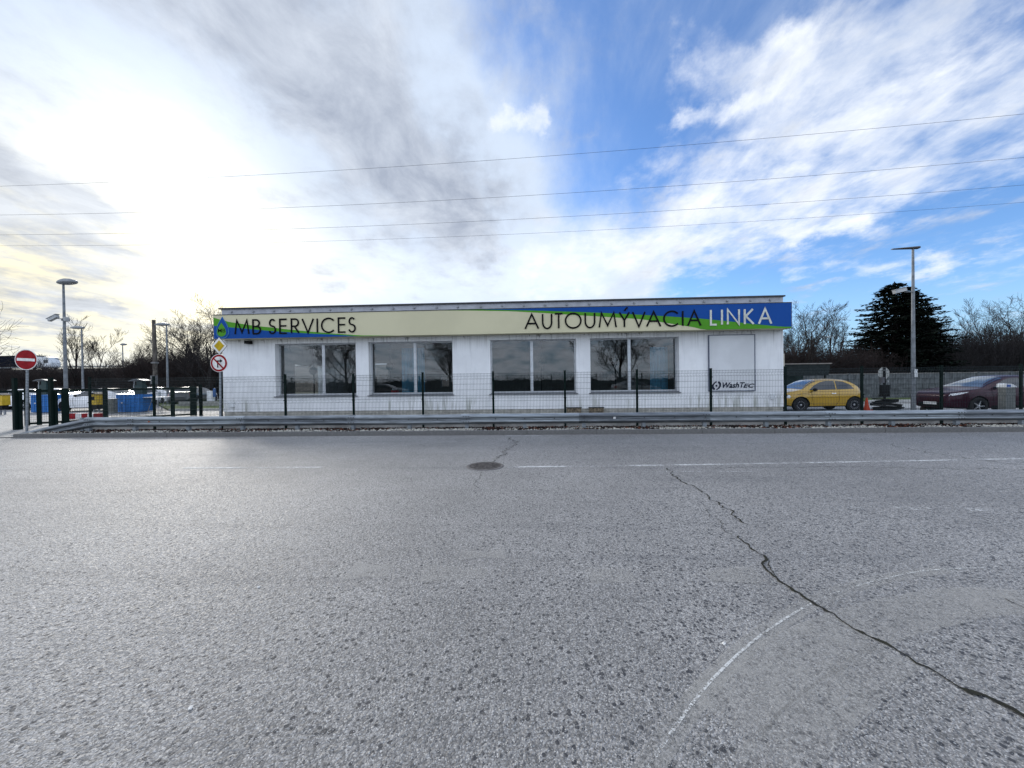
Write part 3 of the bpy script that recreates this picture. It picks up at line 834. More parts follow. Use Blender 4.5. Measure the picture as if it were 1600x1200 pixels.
# letters drawn as strokes of constant weight, unit box: width 1, height 1
def arc(cx, cy, rx, ry, a0, a1, n=18):
    return [(cx + rx * cos(radians(a0 + (a1 - a0) * i / n)), cy + ry * sin(radians(a0 + (a1 - a0) * i / n))) for i in range(n + 1)]
S_ = arc(.5, .745, .40, .255, 35, 180, 12) + arc(.5, .745, .40, .22, 190, 262, 6) + arc(.48, .27, .46, .25, 78, 0, 8) + arc(.48, .27, .46, .27, -8, -160, 12)
GL = {
    'M': [[(0, 0), (.13, 1), (.5, .12), (.87, 1), (1, 0)]],
    'B': [[(0, 0), (0, 1), (.40, 1)] + arc(.42, .765, .44, .235, 90, -90, 12) + [(0, .53)], [(.42, .53)] + arc(.50, .265, .50, .265, 90, -90, 14) + [(0, 0)]],
    'S': [S_],
    'E': [[(1, 1), (0, 1), (0, 0), (1, 0)], [(0, .53), (.95, .53)]],
    'R': [[(0, 0), (0, 1), (.45, 1)] + arc(.50, .745, .46, .255, 90, -90, 12) + [(0, .49)], [(.42, .49), (1, 0)]],
    'V': [[(0, 1), (.5, 0), (1, 1)]],
    'I': [[(.5, 0), (.5, 1)]],
    'C': [arc(.56, .5, .56, .5, 42, 318, 26)],
    'A': [[(0, 0), (.5, 1), (1, 0)], [(.2, .36), (.8, .36)]],
    'U': [[(0, 1), (0, .42)] + arc(.5, .42, .5, .42, 180, 360, 16) + [(1, 1)]],
    'T': [[(0, 1), (1, 1)], [(.5, 1), (.5, 0)]],
    'O': [arc(.5, .5, .5, .5, 0, 360, 36)],
    'Y': [[(0, 1), (.5, .45), (1, 1)], [(.5, .45), (.5, 0)]],
    'Ý': [[(0, 1), (.5, .45), (1, 1)], [(.5, .45), (.5, 0)], [(.50, 1.10), (.82, 1.34)]],
    'L': [[(0, 1), (0, 0), (1, 0)]],
    'N': [[(0, 0), (0, 1), (1, 0), (1, 1)]],
    'K': [[(0, 0), (0, 1)], [(.92, 1), (.03, .48)], [(.12, .53), (1, 0)]],
}


def ribbon(mb, pts, wd, y0, y1):
    """mitred stroke in the x-z plane"""
    P = [Vector((p[0], p[1])) for p in pts]
    Q = [P[0]]
    for p in P[1:]:
        if (p - Q[-1]).length > 1e-4: Q.append(p)
    closed = (Q[0] - Q[-1]).length < 1e-3
    n = len(Q); L = []; R = []
    for i in range(n):
        if closed and i in (0, n - 1): d0 = (Q[-1] - Q[-2]).normalized(); d1 = (Q[1] - Q[0]).normalized()
        else:
            d1 = (Q[min(i + 1, n - 1)] - Q[min(i, n - 2)]).normalized(); d0 = (Q[max(i, 1)] - Q[max(i - 1, 0)]).normalized()
        n0 = Vector((-d0.y, d0.x)); n1 = Vector((-d1.y, d1.x)); mm = (n0 + n1)
        if mm.length < 0.2: mm = n0
        mm.normalize(); k = min(2.2, 1 / max(0.3, mm.dot(n0)))
        L.append(Q[i] + mm * wd / 2 * k); R.append(Q[i] - mm * wd / 2 * k)
    for i in range(n - 1):
        a, b_, c_, d_ = L[i], L[i + 1], R[i + 1], R[i]
        f = [(a.x, y0, a.y), (b_.x, y0, b_.y), (c_.x, y0, c_.y), (d_.x, y0, d_.y)]
        mb.poly(f[::-1])
        mb.poly([(a.x, y0, a.y), (b_.x, y0, b_.y), (b_.x, y1, b_.y), (a.x, y1, a.y)])
        mb.poly([(d_.x, y0, d_.y), (c_.x, y0, c_.y), (c_.x, y1, c_.y), (d_.x, y1, d_.y)])


def letter(ch, px0, px1, m, zb=SZ0 + 0.165, h=0.665, wd=0.068, y=SY - 0.03, parent=None):
    x0 = XY(px0, SY) + wd / 2; x1 = XY(px1, SY) - wd / 2
    if ch == 'I': x0 = x1 = (x0 + x1) / 2
    mb = MB()
    for k, st in enumerate(GL[ch]):
        yy = y - 0.0015 * k
        ribbon(mb, [(x0 + (x1 - x0) * a, zb + wd / 2 + (h - wd) * b_) for a, b_ in st], wd if st[0] != (.5, 1.10) else wd * 1.05, yy, SY - 0.009)
    o = mb.build('letter', m, parent or sign, recalc=False)
    return o


for ch, a, b_ in (('M', 368.3, 391.9), ('B', 396.3, 410), ('S', 421.4, 434), ('E', 438.2, 451.2), ('R', 456.2, 469.8), ('V', 473.2, 492.8), ('I', 496, 499.4), ('C', 503.3, 525), ('E', 529.6, 542.8), ('S', 545.4, 558.3)):
    letter(ch, a, b_, LETB, h=0.685)
for ch, a, b_ in (('A', 820.5, 843.6), ('U', 847.8, 864.2), ('T', 866.8, 881.2), ('O', 883.4, 909.8), ('U', 914.2, 931.2), ('M', 936, 964.6), ('Ý', 967.5, 985.3), ('V', 988.2, 1009.8), ('A', 1010, 1034), ('C', 1036.8, 1061.5), ('I', 1065.5, 1069.2), ('A', 1074, 1096.6)):
    letter(ch, a, b_, LETB, zb=SZ0 + 0.15, h=0.69)
for ch, a, b_ in (('L', 1109.6, 1121.6), ('I', 1126.6, 1130.2), ('N', 1136, 1156.4), ('K', 1162.4, 1179), ('A', 1184.4, 1206.8)):
    letter(ch, a, b_, LETW, zb=SZ0 + 0.165, h=0.70, wd=0.078)


# drop emblem
def text_obj(s, name, m, parent, x, z, h, y, width=None, shear=0.0, bold=0.0, depth=0.006):
    cu = bpy.data.curves.new(name, 'FONT'); cu.body = s; cu.size = 1.0; cu.shear = shear; cu.offset = bold; cu.extrude = 0.0; cu.resolution_u = 3
    o = bpy.data.objects.new(name, cu); COL.objects.link(o)
    dg = bpy.context.evaluated_depsgraph_get(); me = bpy.data.meshes.new_from_object(o.evaluated_get(dg))
    bpy.data.objects.remove(o)
    xs = [v.co.x for v in me.vertices]; ys = [v.co.y for v in me.vertices]
    sx = (width / (max(xs) - min(xs))) if width else h / (max(ys) - min(ys)); sy_ = h / (max(ys) - min(ys))
    for v in me.vertices: v.co = Vector(((v.co.x - min(xs)) * sx, 0, (v.co.y - min(ys)) * sy_))
    me.materials.clear(); me.materials.append(m)
    p = inst(name, me, parent, (x, y, z)); return p


def drop(cx, zc, w, h, n=28):
    P = []
    for i in range(n):
        t = 2 * pi * i / n
        r = sin(t) ; k = (1 + cos(t)) / 2
        P.append((cx + w / 2 * sin(t) * (1 - k) ** 0.62 * 1.25, zc - h * 0.30 + (h) * (k ** 1.0) * 1.0 - h * 0.2))
    return P
dx = XY(349.8, SY)
MB().prism(drop(dx, 4.12, 0.66, 0.98), SY - 0.030, SY - 0.009).build('drop_emblem', mat('emblem_rim', (0.05, 0.20, 0.42), 0.4), sign)
MB().prism(drop(dx, 4.12, 0.60, 0.92), SY - 0.036, SY - 0.031).build('drop_emblem', SBLUE, sign)
MB().prism(drop(dx - 0.03, 4.03, 0.46, 0.62), SY - 0.042, SY - 0.037).build('drop_emblem', SGREEN, sign)
text_obj('MB', 'emblem_text', LETB, sign, dx - 0.19, 3.90, 0.17, SY - 0.046, 0.34, bold=0.004)

# ------------------------------------------------------------------ advertising board
AY = BY - 0.05
ax0, ax1 = XY(1107.3, AY), XY(1179.8, AY); az1 = atY(1107, 523.5, AY).z; az0 = atY(1110, 611.5, AY).z
adv = thing('advertising_board', 'pale grey framed board with dark WashTec lettering at the right of the facade', 'sign board')
MB().box(ax0 + 0.03, AY - 0.02, az0 + 0.03, ax1 - 0.03, BY - 0.003, az1 - 0.03).build('panel', mat('board_grey', (0.60, 0.61, 0.62), 0.35, 0, 0.05, 1), adv)
fb = MB()
fb.box(ax0, AY - 0.035, az0, ax0 + 0.029, BY - 0.003, az1).box(ax1 - 0.029, AY - 0.035, az0, ax1, BY - 0.003, az1)
fb.box(ax0 + 0.03, AY - 0.035, az1 - 0.029, ax1 - 0.03, BY - 0.003, az1).box(ax0 + 0.03, AY - 0.035, az0, ax1 - 0.03, BY - 0.003, az0 + 0.029)
fb.build('frame', mat('frame_blue_grey', (0.10, 0.12, 0.17), 0.4), adv)
NAVY = mat('navy_print', (0.006, 0.010, 0.03), 0.4)
lz = atY(1150, 606.2, AY).z
lx = XY(1128.2, AY)
text_obj('WashT', 'lettering', NAVY, adv, lx, lz, 0.25, AY - 0.026, XY(1163.5, AY) - lx, shear=0.30, bold=0.032)
lx2 = XY(1160.6, AY)
text_obj('EC', 'lettering', NAVY, adv, lx2, lz, 0.185, AY - 0.026, XY(1178.6, AY) - lx2, shear=0.30, bold=0.032)
cx, cz = XY(1119, AY), lz + 0.11
for s_, rot in ((1, 0), (-1, 0)):
    P = arc(0, 0, .20, .20, -75, 75, 14); Q = arc(-.07, -.01, .19, .155, 62, -62, 14)
    P = [(cx + s_ * (a * 0.95 + b_ * 0.25) + s_ * 0.0, cz + s_ * b_) for a, b_ in P + Q]
    MB().prism(P, AY - 0.028, AY - 0.021).build('emblem', NAVY, adv)
MB().lathe([(0, -0.004), (0.042, -0.004), (0.042, 0.004)], 'Y', (cx, AY - 0.024, cz), 16).build('emblem', NAVY, adv)

# ------------------------------------------------------------------ crash barrier
GY = 11.78
gr_ = thing('crash_barrier', 'long galvanised steel crash barrier running along the road behind the kerb', 'crash barrier')
ZT = 0.575
wprof = [(0.0, 0.0), (-0.012, 0.012), (-0.02, 0.02), (-0.078, 0.055), (-0.083, 0.07), (-0.083, 0.092), (-0.078, 0.107), (-0.022, 0.14), (-0.018, 0.155), (-0.022, 0.17),
         (-0.078, 0.203), (-0.083, 0.218), (-0.083, 0.240), (-0.078, 0.255), (-0.02, 0.29), (-0.012, 0.298), (0.0, 0.31)]


def wbeam(path, off=0.0, name='beam'):
    """path: list of (x, ztop, tilt)"""
    b = MB(); n = len(wprof)
    for (x, zt) in path:
        for (y, z) in wprof: b.v.append((x, GY + y - off, zt - 0.31 + z))
        for (y, z) in wprof: b.v.append((x, GY + y - off + 0.004, zt - 0.31 + z))
    for i in range(len(path) - 1):
        for j in range(n - 1):
            a = i * 2 * n + j; c = a + 2 * n
            b.f.append((a, c, c + 1, a + 1)); b.f.append((a + n, a + n + 1, c + n + 1, c + n)); b.mi += [0, 0]
        for j in (0, n - 1):
            a = i * 2 * n + j; c = a + 2 * n
            b.f.append((a, a + n, c + n, c)); b.mi.append(0)
    for e in (0, len(path) - 1):
        for j in range(n - 1):
            a = e * 2 * n + j; b.f.append((a, a + 1, a + n + 1, a + n)); b.mi.append(0)
    return b


x137 = XY(140, GY); pitch_ = 1.80
xp0 = XY(728, GY)
posts = [xp0 + pitch_ * k for k in range(-12, 13)]
posts = [x for x in posts if x > x137 - 0.4]
bx = x137; seg = 2 * pitch_; k = 0
bolt = MB().lathe([(0, -0.012), (0.014, -0.012), (0.018, 0)], 'Y', n=8).mesh('bolt', mat('dark_bolt', (0.08, 0.08, 0.085), 0.5, 0.6))
gm = [GALV, mat('galvanised_steel_dull', (0.21, 0.23, 0.25), 0.5, 0.6, 0.2, 2.5, stretch=(0.6, 3, 6)), mat('galvanised_steel_light', (0.31, 0.34, 0.36), 0.42, 0.6, 0.15, 3, stretch=(0.6, 3, 6))]
starts = [x for x in posts[1::2]]
edges = [x137] + starts + [starts[-1] + seg]
rnd = random.Random(5)
for i, (a, c) in enumerate(zip(edges, edges[1:])):
    ztop = ZT + rnd.uniform(-.006, .006)
    off = 0.007 if i % 2 else 0.0
    o = wbeam([(a - 0.16, ztop), (a + 0.3, ztop), ((a + c) / 2, ztop - rnd.uniform(0, .012)), (c + 0.12, ztop)], off).build('beam', gm[(i * 2) % 3], gr_, smooth=True)
    for dxb in (-0.08, 0.0, 0.08):
        for z in (0.075, 0.235):
            inst('bolt', bolt, gr_, (a + dxb, GY - 0.088 - off, ZT - 0.31 + z))
for x in posts:
    inst('bolt', bolt, gr_, (x, GY - 0.03, ZT - 0.155)); inst('bolt', bolt, gr_, (x + 0.9, GY - 0.03, ZT - 0.155))
# sloping end piece
xe = XY(8, GY)
pth = [(x137 + 0.16 - (x137 + 0.16 - xe) * t, ZT - 0.004 - (ZT + 0.02) * (t ** 1.12)) for t in (0, .1, .25, .45, .65, .85, 1.0)]
wbeam(pth[::-1], 0.008).build('end_ramp', gm[1], gr_, smooth=True)
pm = MB()
pm.box(-0.05, 0.0, -0.12, -0.044, 0.10, ZT - 0.02).box(-0.044, 0.0, -0.12, 0.05, 0.006, ZT - 0.02).box(0.044, 0.006, -0.12, 0.05, 0.10, ZT - 0.02)
pm.box(-0.03, -0.02, ZT - 0.20, 0.03, 0.0, ZT - 0.11)
pme = pm.mesh('post', GALV)
for x in posts: inst('post', pme, gr_, (x, GY + 0.008, 0))
inst('post', pme, gr_, (XY(133, GY), GY + 0.008, 0), sc=(1.7, 1, 1))
# small round reflector and orange marker
ref = MB().box(-0.035, -0.03, -0.03, 0.035, 0, 0.03)
ref.build('reflector', SIGNWHITE, gr_, loc=(XY(959, GY), GY - 0.03, ZT - 0.15))
b = MB().prism([(-0.05, -0.06), (-0.01, -0.06), (0.05, 0), (-0.01, 0.06), (-0.05, 0.06), (0.0, 0)], -0.01, 0.0)
b.build('reflector', mat('orange_marker', (0.45, 0.10, 0.03), 0.5), gr_, loc=(XY(232, GY), GY - 0.03, ZT - 0.15))

# ------------------------------------------------------------------ mesh fence
FY = 13.45
fen = thing('mesh_fence', 'dark green welded mesh fence with tall posts between the barrier and the building', 'fence')
fpx = [140, 240, 345, 445.5, 552, 660.5, 770.5, 882.5, 995, 1110.5, 1227, 1346.5, 1471, 1595]
fx = [XY(p, FY) for p in fpx]
fx = [fx[0] - 2.5 * 0 - (fx[1] - fx[0]) * 0 + 0] + fx[1:]
fx += [fx[-1] + 2.52, fx[-1] + 5.04]
FH = 1.90
WIREM = mat('green_wire', (0.004, 0.014, 0.016), 0.6)


def mesh_panel(w, h, z0, step=0.05, r=0.0042, fold=True):
    b = MB(); hs = []
    zs = [z0 + 0.02, z0 + 0.10, z0 + 0.20, z0 + 0.42, z0 + 0.62, z0 + 0.82, z0 + 0.92, z0 + 1.02, z0 + 1.22, z0 + 1.42, z0 + h - 0.2, z0 + h - 0.1, z0 + h - 0.02]
    fz = [(z0 + 0.10, 0.0), (z0 + 0.15, -0.03), (z0 + 0.20, 0), (z0 + 0.82, 0), (z0 + 0.87, -0.03), (z0 + 0.92, 0), (z0 + h - 0.2, 0), (z0 + h - 0.15, -0.03), (z0 + h - 0.10, 0)]
    n = int(w / step)
    for i in range(n + 1):
        x = i * w / n
        pts = [(x, 0, z0)] + [(x, y, z) for z, y in fz] + [(x, 0, z0 + h)]
        b.tube(pts, r, 3, cap=False)
    for z in zs:
        b.tube([(0, -0.005, z), (w, -0.005, z)], r, 3, cap=False)
    return b


pw = 2.44
PAN = mesh_panel(pw, 1.80, 0.06).mesh('mesh_panel', WIREM, recalc=False)
post_b = MB().box(-0.032, -0.028, -0.12, 0.032, 0.028, FH).box(-0.036, -0.032, FH + .001, 0.036, 0.032, FH + 0.02)
for z in (0.3, 0.95, 1.6): post_b.box(-0.045, -0.05, z, 0.045, -0.029, z + 0.04)
PME = post_b.mesh('post', GREEN)
for i, x in enumerate(fx):
    inst('post', PME, fen, (x, FY, 0))
for xa, xb in zip(fx[0:], fx[1:]):
    inst('mesh_panel', PAN, fen, (xa + 0.035, FY - 0.02, 0), sc=((xb - xa - 0.07) / pw, 1, 1))
# concrete base boards
bbx = MB().box(0, 0, -0.14, 1, 0.05, 0.13)
bme = bbx.mesh('base_board', CONC)
for xa, xb in zip(fx, fx[1:]):
    inst('base_board', bme, fen, (xa + 0.04, FY + 0.015, 0), sc=(xb - xa - 0.08, 1, 1))
# short tall end of the fence at the driveway
TPOST = MB().box(-0.05, -0.05, -0.1, 0.05, 0.05, FH + 0.02).mesh('gate_post', GREEN)
TPOST2 = MB().box(-0.09, -0.05, -0.1, 0.09, 0.05, FH - 0.45).mesh('gate_post', GREEN)
gp = thing('gate_pillars', 'pair of dark green gate pillars, one tall and slim, at the driveway beside the red no entry sign', 'gate post')
inst('pillar', TPOST, gp, (XY(22.5, 13.3), 13.3, 0)); inst('pillar', TPOST2, gp, (XY(28.5, 13.4), 13.4, 0), sc=(0.9, 1, 0.98))
gp2 = thing('gate_pillars', 'pair of dark green gate pillars, one tall and slim, just left of the tall double camera lamp post', 'gate post')
inst('pillar', TPOST, gp2, (XY(79, 13.6), 13.6, 0), sc=(1.1, 1, 1)); inst('pillar', TPOST2, gp2, (XY(84, 13.7), 13.7, 0), sc=(0.9, 1, 1.0))

# sliding gate leaf standing oblique behind the fence
def gpt(px, t):
    Y = 14.3 + (18.6 - 14.3) * t
    return Vector((XY(px, Y), Y, 0))
ga = gpt(41, 0.05); gz = gpt(303, 1.0)
gd = (gz - ga); GLN = gd.length; ang = atan2(gd.y, gd.x)
gate = thing('sliding_gate', 'long dark green sliding gate leaf with mesh infill behind the barrier at the left', 'gate', (ga.x, ga.y, 0), ang)
MB().box(-1.1, -0.04, 1.36, GLN + 0.1, 0.04, 1.46).build('top_rail', GREEN, gate)
MB().box(0, -0.04, 0.06, GLN, 0.04, 0.14).build('bottom_rail', GREEN, gate)
def gate_x(px):
    d = ray(px, 594); d.z = 0
    # intersection of the view ray with the gate line
    a, b_, c_, e = d.x, -gd.x / GLN, d.y, -gd.y / GLN
    det = a * e - b_ * c_
    t = (ga.x * e - b_ * ga.y) / det
    s = (a * ga.y - c_ * ga.x) / det
    return s
for px, w in ((41, 0.14), (60, 0.14), (101, 0.22), (163.5, 0.16), (269, 0.16), (301.5, 0.26)):
    s = gate_x(px); MB().box(s - w / 2, -0.05, 0.02, s + w / 2, 0.05, 1.50).build('upright', GREEN, gate)
    s = gate_x(313); MB().box(s - 0.07, -0.05, -0.05, s + 0.07, 0.05, 1.58).build('upright', GREEN, gate)
gmesh = mesh_panel(GLN, 1.2, 0.15); gmesh.build('mesh_panel', WIREM, gate, recalc=False)

# ------------------------------------------------------------------ road signs
def disc(r, y0, y1, n=40, cz=0.0): return [(r * cos(2 * pi * i / n), cz + r * sin(2 * pi * i / n)) for i in range(n)]
ALUBACK = mat('sign_back', (0.33, 0.34, 0.35), 0.5, 0.6)
# no entry
YN = 12.45; cN = atY(41, 562, YN); foot = atY(37.5, 600, YN)
ne = thing('no_entry_sign', 'round red no entry sign with white bar on a leaning grey pole by the driveway', 'road sign', (foot.x, YN, 0))
R_ = 0.345; dxn = cN.x - foot.x
MB().tube([(0, 0.04, -0.1), (dxn * 0.75, 0.04, cN.z - 0.35), (dxn, 0.04, cN.z + 0.25)], 0.034, 12).build('pole', GALV, ne, smooth=True)
tilt = Matrix.Translation((dxn, 0, cN.z)) @ Matrix.Rotation(0.06, 4, 'Y') @ Matrix.Rotation(0.13, 4, 'Z')
f_ = lambda p: tilt @ p
MB().prism(disc(R_ * 1.03, 0, 0), -0.006, 0.004, f_).build('plate', SIGNWHITE, ne)
MB().prism(disc(R_ * 0.955, 0, 0), -0.010, -0.007, f_).build('red_field', SIGNRED, ne)
MB().prism([(-R_ * .82, -R_ * .135), (R_ * .82, -R_ * .135), (R_ * .82, R_ * .135), (-R_ * .82, R_ * .135)], -0.014, -0.011, f_).build('white_bar', SIGNWHITE, ne)
# no right turn with priority diamond above
YR = 12.25; cR = atY(342.3, 567.3, YR); cD = atY(342.8, 540.5, YR); fR = atY(341.2, 620, YR)
nr = thing('no_right_turn_sign', 'grey pole with a no right turn sign under a yellow priority diamond', 'road sign', (fR.x, YR, 0))
dxr = cR.x - fR.x
MB().tube([(0, 0.05, -0.1), (dxr, 0.05, cR.z), (dxr + 0.01, 0.05, cD.z + 0.2)], 0.032, 12).build('pole', GALV, nr, smooth=True)
T2 = Matrix.Translation((dxr, 0, cR.z)); f2 = lambda p: T2 @ p
Rr = 0.285
MB().prism(disc(Rr * 1.04, 0, 0), -0.006, 0.004, f2).build('plate', SIGNWHITE, nr)
MB().prism(disc(Rr * .98, 0, 0), -0.010, -0.007, f2).build('red_ring', SIGNRED, nr)
MB().prism(disc(Rr * .76, 0, 0), -0.014, -0.011, f2).build('white_field', SIGNWHITE, nr)
ar = MB().prism([(-.055, -.15), (-.015, -.15), (-.015, .045), (.05, .045), (.05, .01), (.135, .07), (.05, .13), (.05, .09), (-.055, .09)], -0.018, -0.015, f2)
ar.build('arrow', BLACK, nr)
MB().prism([(-.185, .135), (-.150, .170), (.165, -.150), (.130, -.185)], -0.022, -0.019, f2).build('slash', SIGNRED, nr)
T3 = Matrix.Translation((cD.x - fR.x, 0, cD.z)); f3 = lambda p: T3 @ p
dm = lambda r: [(0, -r * 1.08), (r, 0), (0, r * 1.08), (-r, 0)]
MB().prism(dm(0.275), -0.005, 0.004, f3).build('diamond_plate', BLACK, nr)
MB().prism(dm(0.262), -0.009, -0.006, f3).build('white_border', SIGNWHITE, nr)
MB().prism(dm(0.175), -0.013, -0.010, f3).build('yellow_field', SIGNYELLOW, nr)

# ------------------------------------------------------------------ lamps
def lamp(px, Y, pytop, head, lab, face=1, L=0.75, extra=None, r=0.07, wob=0, group='lamp posts in the yard'):
    top = atY(px, pytop, Y)
    t = thing('street_lamp', lab, 'lamp post', (top.x, Y, 0), group=group)
    H = top.z
    MB().tube([(0, 0, 0), (0, 0, H * 0.45), (0, 0, H)], [r * 1.25, r, r * 0.62], 12).build('pole', STEELP, t, smooth=True)
    MB().box(-0.12, -0.12, 0, 0.12, 0.12, 0.03).build('base_plate', STEELP, t)
    b = MB(); n = 10; secs = []
    for i in range(n + 1):
        u = i / n
        x = face * (-0.18 + (L + 0.18) * u)
        if head == 'cobra': w = 0.22 * sin(pi * min(1, 0.12 + u * 0.86)) ** 0.6; h = 0.17 * sin(pi * min(.96, 0.15 + u * 0.8)) ** 0.7
        else: w = 0.10 * (1 - 0.45 * u); h = 0.055 * (1 - 0.75 * u) + 0.008
        zc = H + 0.03 + (0.02 * u if head == 'cobra' else -0.02 * u)
        secs.append([(x, w * cos(2 * pi * k / 12), zc + h * sin(2 * pi * k / 12) * (1.0 if sin(2 * pi * k / 12) > 0 else 0.55)) for k in range(12)])
    for s in secs: b.v += s
    for i in range(n):
        for k in range(12):
            a = i * 12; b.f.append((a + k, a + (k + 1) % 12, a + 12 + (k + 1) % 12, a + 12 + k)); b.mi.append(0)
    b.f.append(tuple(range(12))); b.f.append(tuple(range(n * 12, n * 12 + 12))); b.mi += [0, 0]
    hd = b.build('lamp_head', mat('lamp_head', (0.22, 0.23, 0.24) if head == 'cobra' else (0.06, 0.06, 0.065), 0.45), t, smooth=True)
    if head == 'cobra':
        MB().lathe([(0, -0.075), (0.06, -0.07), (0.11, -0.045), (0.125, 0.0)], 'Z', (face * (L * 0.5), 0, H + 0.03), 14).build('diffuser', mat('lamp_diffuser', (0.45, 0.45, 0.43), 0.2), hd, smooth=True)
    return t, H


t, H = lamp(99, 15.6, 443, 'cobra', 'tall grey lamp post carrying cameras, nearest at the left beside the no entry sign', 1, 0.62, r=0.060)
zc = atY(99, 499, 15.6).z
CAMW = mat('camera_housing', (0.40, 0.41, 0.41), 0.4)
MB().tube([(0, 0, zc), (-0.25, -0.05, zc + 0.04)], 0.02, 8).build('camera_bracket', STEELP, t)
MM = Matrix.Translation((-0.42, -0.06, zc + 0.05)) @ Matrix.Rotation(radians(-24), 4, 'Y')
MB().cbox(0, 0, 0, 0.42, 0.13, 0.12, MM).cbox(0, 0, 0.075, 0.50, 0.16, 0.015, MM).build('camera', CAMW, t)
MB().lathe([(0, -0.14), (0.07, -0.12), (0.09, -0.03), (0.09, 0.06), (0, 0.07)], 'Z', (0.14, -0.04, zc + 0.02), 14).build('camera', CAMW, t, smooth=True)
MB().cbox(0.06, 0, zc - 0.02, 0.20, 0.16, 0.10).build('junction_box', mat('box_dark', (0.1, 0.1, 0.11), 0.5), t)
lamp(127.5, 29.5, 513, 'cobra', 'grey lamp post with its head turned left, second from the left edge', -1, 0.95)
lamp(191.5, 41, 539, 'cobra', 'small far lamp post, third from the left before the bare trees', 1, 0.5)
lamp(260, 29, 508, 'cobra', 'grey lamp post between the wooden pole and the round no right turn sign', -1, 0.95)
t, H = lamp(1426.5, 14.6, 389, 'led', 'tall grey lamp post with a flat slim head in front of the dark conifer', -1, 0.72, r=0.058)
zc = atY(1426, 456, 14.6).z
MB().tube([(0, 0, zc), (-0.28, 0, zc + 0.0)], 0.02, 8).build('camera_bracket', STEELP, t)
zc2 = zc
MM = Matrix.Translation((-0.46, 0, zc2 + 0.05)) @ Matrix.Rotation(radians(-14), 4, 'Y')
MB().cbox(0, 0, 0, 0.40, 0.13, 0.12, MM).cbox(0.02, 0, 0.075, 0.46, 0.16, 0.015, MM).build('camera', CAMW, t)
MB().box(-0.05, -0.105, atY(1427, 589, 14.6).z, 0.05, -0.09, atY(1427, 577, 14.6).z).build('sticker', WHITE, t)
lamp(1569, 44, 527, 'cobra', 'small far lamp post above the grey wall at the right edge', 1, 0.9)

# wooden pole
p = atY(240.5, 500, 30)
wp = thing('wooden_pole', 'old grey brown utility pole with a thin antenna rod, left of the bare trees', 'utility pole', (p.x, 30, 0))
MB().tube([(0, 0, 0), (0.02, 0, 3.5), (-0.02, 0, p.z)], [0.17, 0.15, 0.12], 10).build('pole', mat('weathered_wood', (0.12, 0.105, 0.09), 0.9, 0, 0.3, 4, stretch=(4, 4, .4)), wp, smooth=True)
MB().tube([(-0.3, 0, 4.6), (-0.32, 0, 5.5), (-0.1, 0, 3.6)], 0.012, 5).build('antenna', STEELP, wp)
BXG = mat('box_grey', (0.16, 0.16, 0.16), 0.7)
MB().cbox(0, -0.1, 2.0, 0.34, 0.3, 0.7).build('junction_box', BXG, wp)
MB().cbox(0, 0, 3.4, 0.36, 0.36, 0.12).build('clamp', BXG, wp)

# ------------------------------------------------------------------ overhead cables
CABM = mat('cable', (0.03, 0.03, 0.035), 0.6)
def cable(yl, yr, ym, lab, r, z):
    L = ray(0, yl); R = ray(1600, yr)
    a = Vector((L.x, L.y, L.z)) * ((z - EYE) / L.z) + Vector((0, 0, EYE)); c = Vector((R.x, R.y, R.z)) * ((z - EYE) / R.z) + Vector((0, 0, EYE))
    d = c - a; a2 = a - d * 0.5; c2 = c + d * 0.5
    mid = ray(800, ym)
    # height of the cable plane at the middle pixel fixes the sag
    k = (a.x * d.y - a.y * d.x) / (mid.x * d.y - mid.y * d.x)
    zm = EYE + mid.z * k; sag = z - zm
    pts = []
    ts = [i / 36 for i in range(37)]
    t0 = 0.5
    pm_ = Vector((mid.x, mid.y, 0)) * k
    tm = (Vector((pm_.x, pm_.y)) - Vector((a.x, a.y))).length / Vector((d.x, d.y)).length
    for u in ts:
        q = -0.5 + 2 * u
        zq = z - sag * (1 - ((q - 0.5) / 0.5) ** 2) / max(0.2, (1 - ((tm - 0.5) / 0.5) ** 2))
        pts.append((a.x + d.x * q, a.y + d.y * q, zq))
    o = MB().tube(pts, r, 5, cap=False).build('overhead_cable', CABM)
    tag(o, lab, 'cable', 'overhead cables crossing the sky')
cable(291, 178, 248, 'topmost overhead cable of the four that cross the whole sky', 0.005, 10.5)
cable(336, 246, 307, 'thickest overhead cable, second from the top of the four crossing the sky', 0.006, 10.5)
cable(367, 289, 343, 'third overhead cable from the top of the four crossing the sky', 0.0065, 10.5)
cable(384, 316, 366, 'lowest overhead cable of the four that cross the whole sky', 0.006, 10.5)

# ------------------------------------------------------------------ cars
def cr(pts, x):
    """smooth curve through (x, y) control points"""
    n = len(pts)
    if x <= pts[0][0]: return pts[0][1]
    if x >= pts[-1][0]: return pts[-1][1]
    for i in range(n - 1):
        if pts[i][0] <= x <= pts[i + 1][0]:
            (x0, y0), (x1, y1) = pts[i], pts[i + 1]
            h = x1 - x0; t = (x - x0) / h
            m0 = (y1 - pts[i - 1][1]) / (x1 - pts[i - 1][0]) if i > 0 else (y1 - y0) / h
            m1 = (pts[i + 2][1] - y0) / (pts[i + 2][0] - x0) if i < n - 2 else (y1 - y0) / h
            s = (y1 - y0) / h
            if s == 0: m0 = m1 = 0
            else:
                m0 = 0 if m0 * s < 0 else (min(abs(m0), 3 * abs(s)) * (1 if s > 0 else -1)); m1 = 0 if m1 * s < 0 else (min(abs(m1), 3 * abs(s)) * (1 if s > 0 else -1))
            return (2 * t**3 - 3 * t**2 + 1) * y0 + (t**3 - 2 * t**2 + t) * h * m0 + (-2 * t**3 + 3 * t**2) * y1 + (t**3 - t**2) * h * m1
    return pts[-1][1]


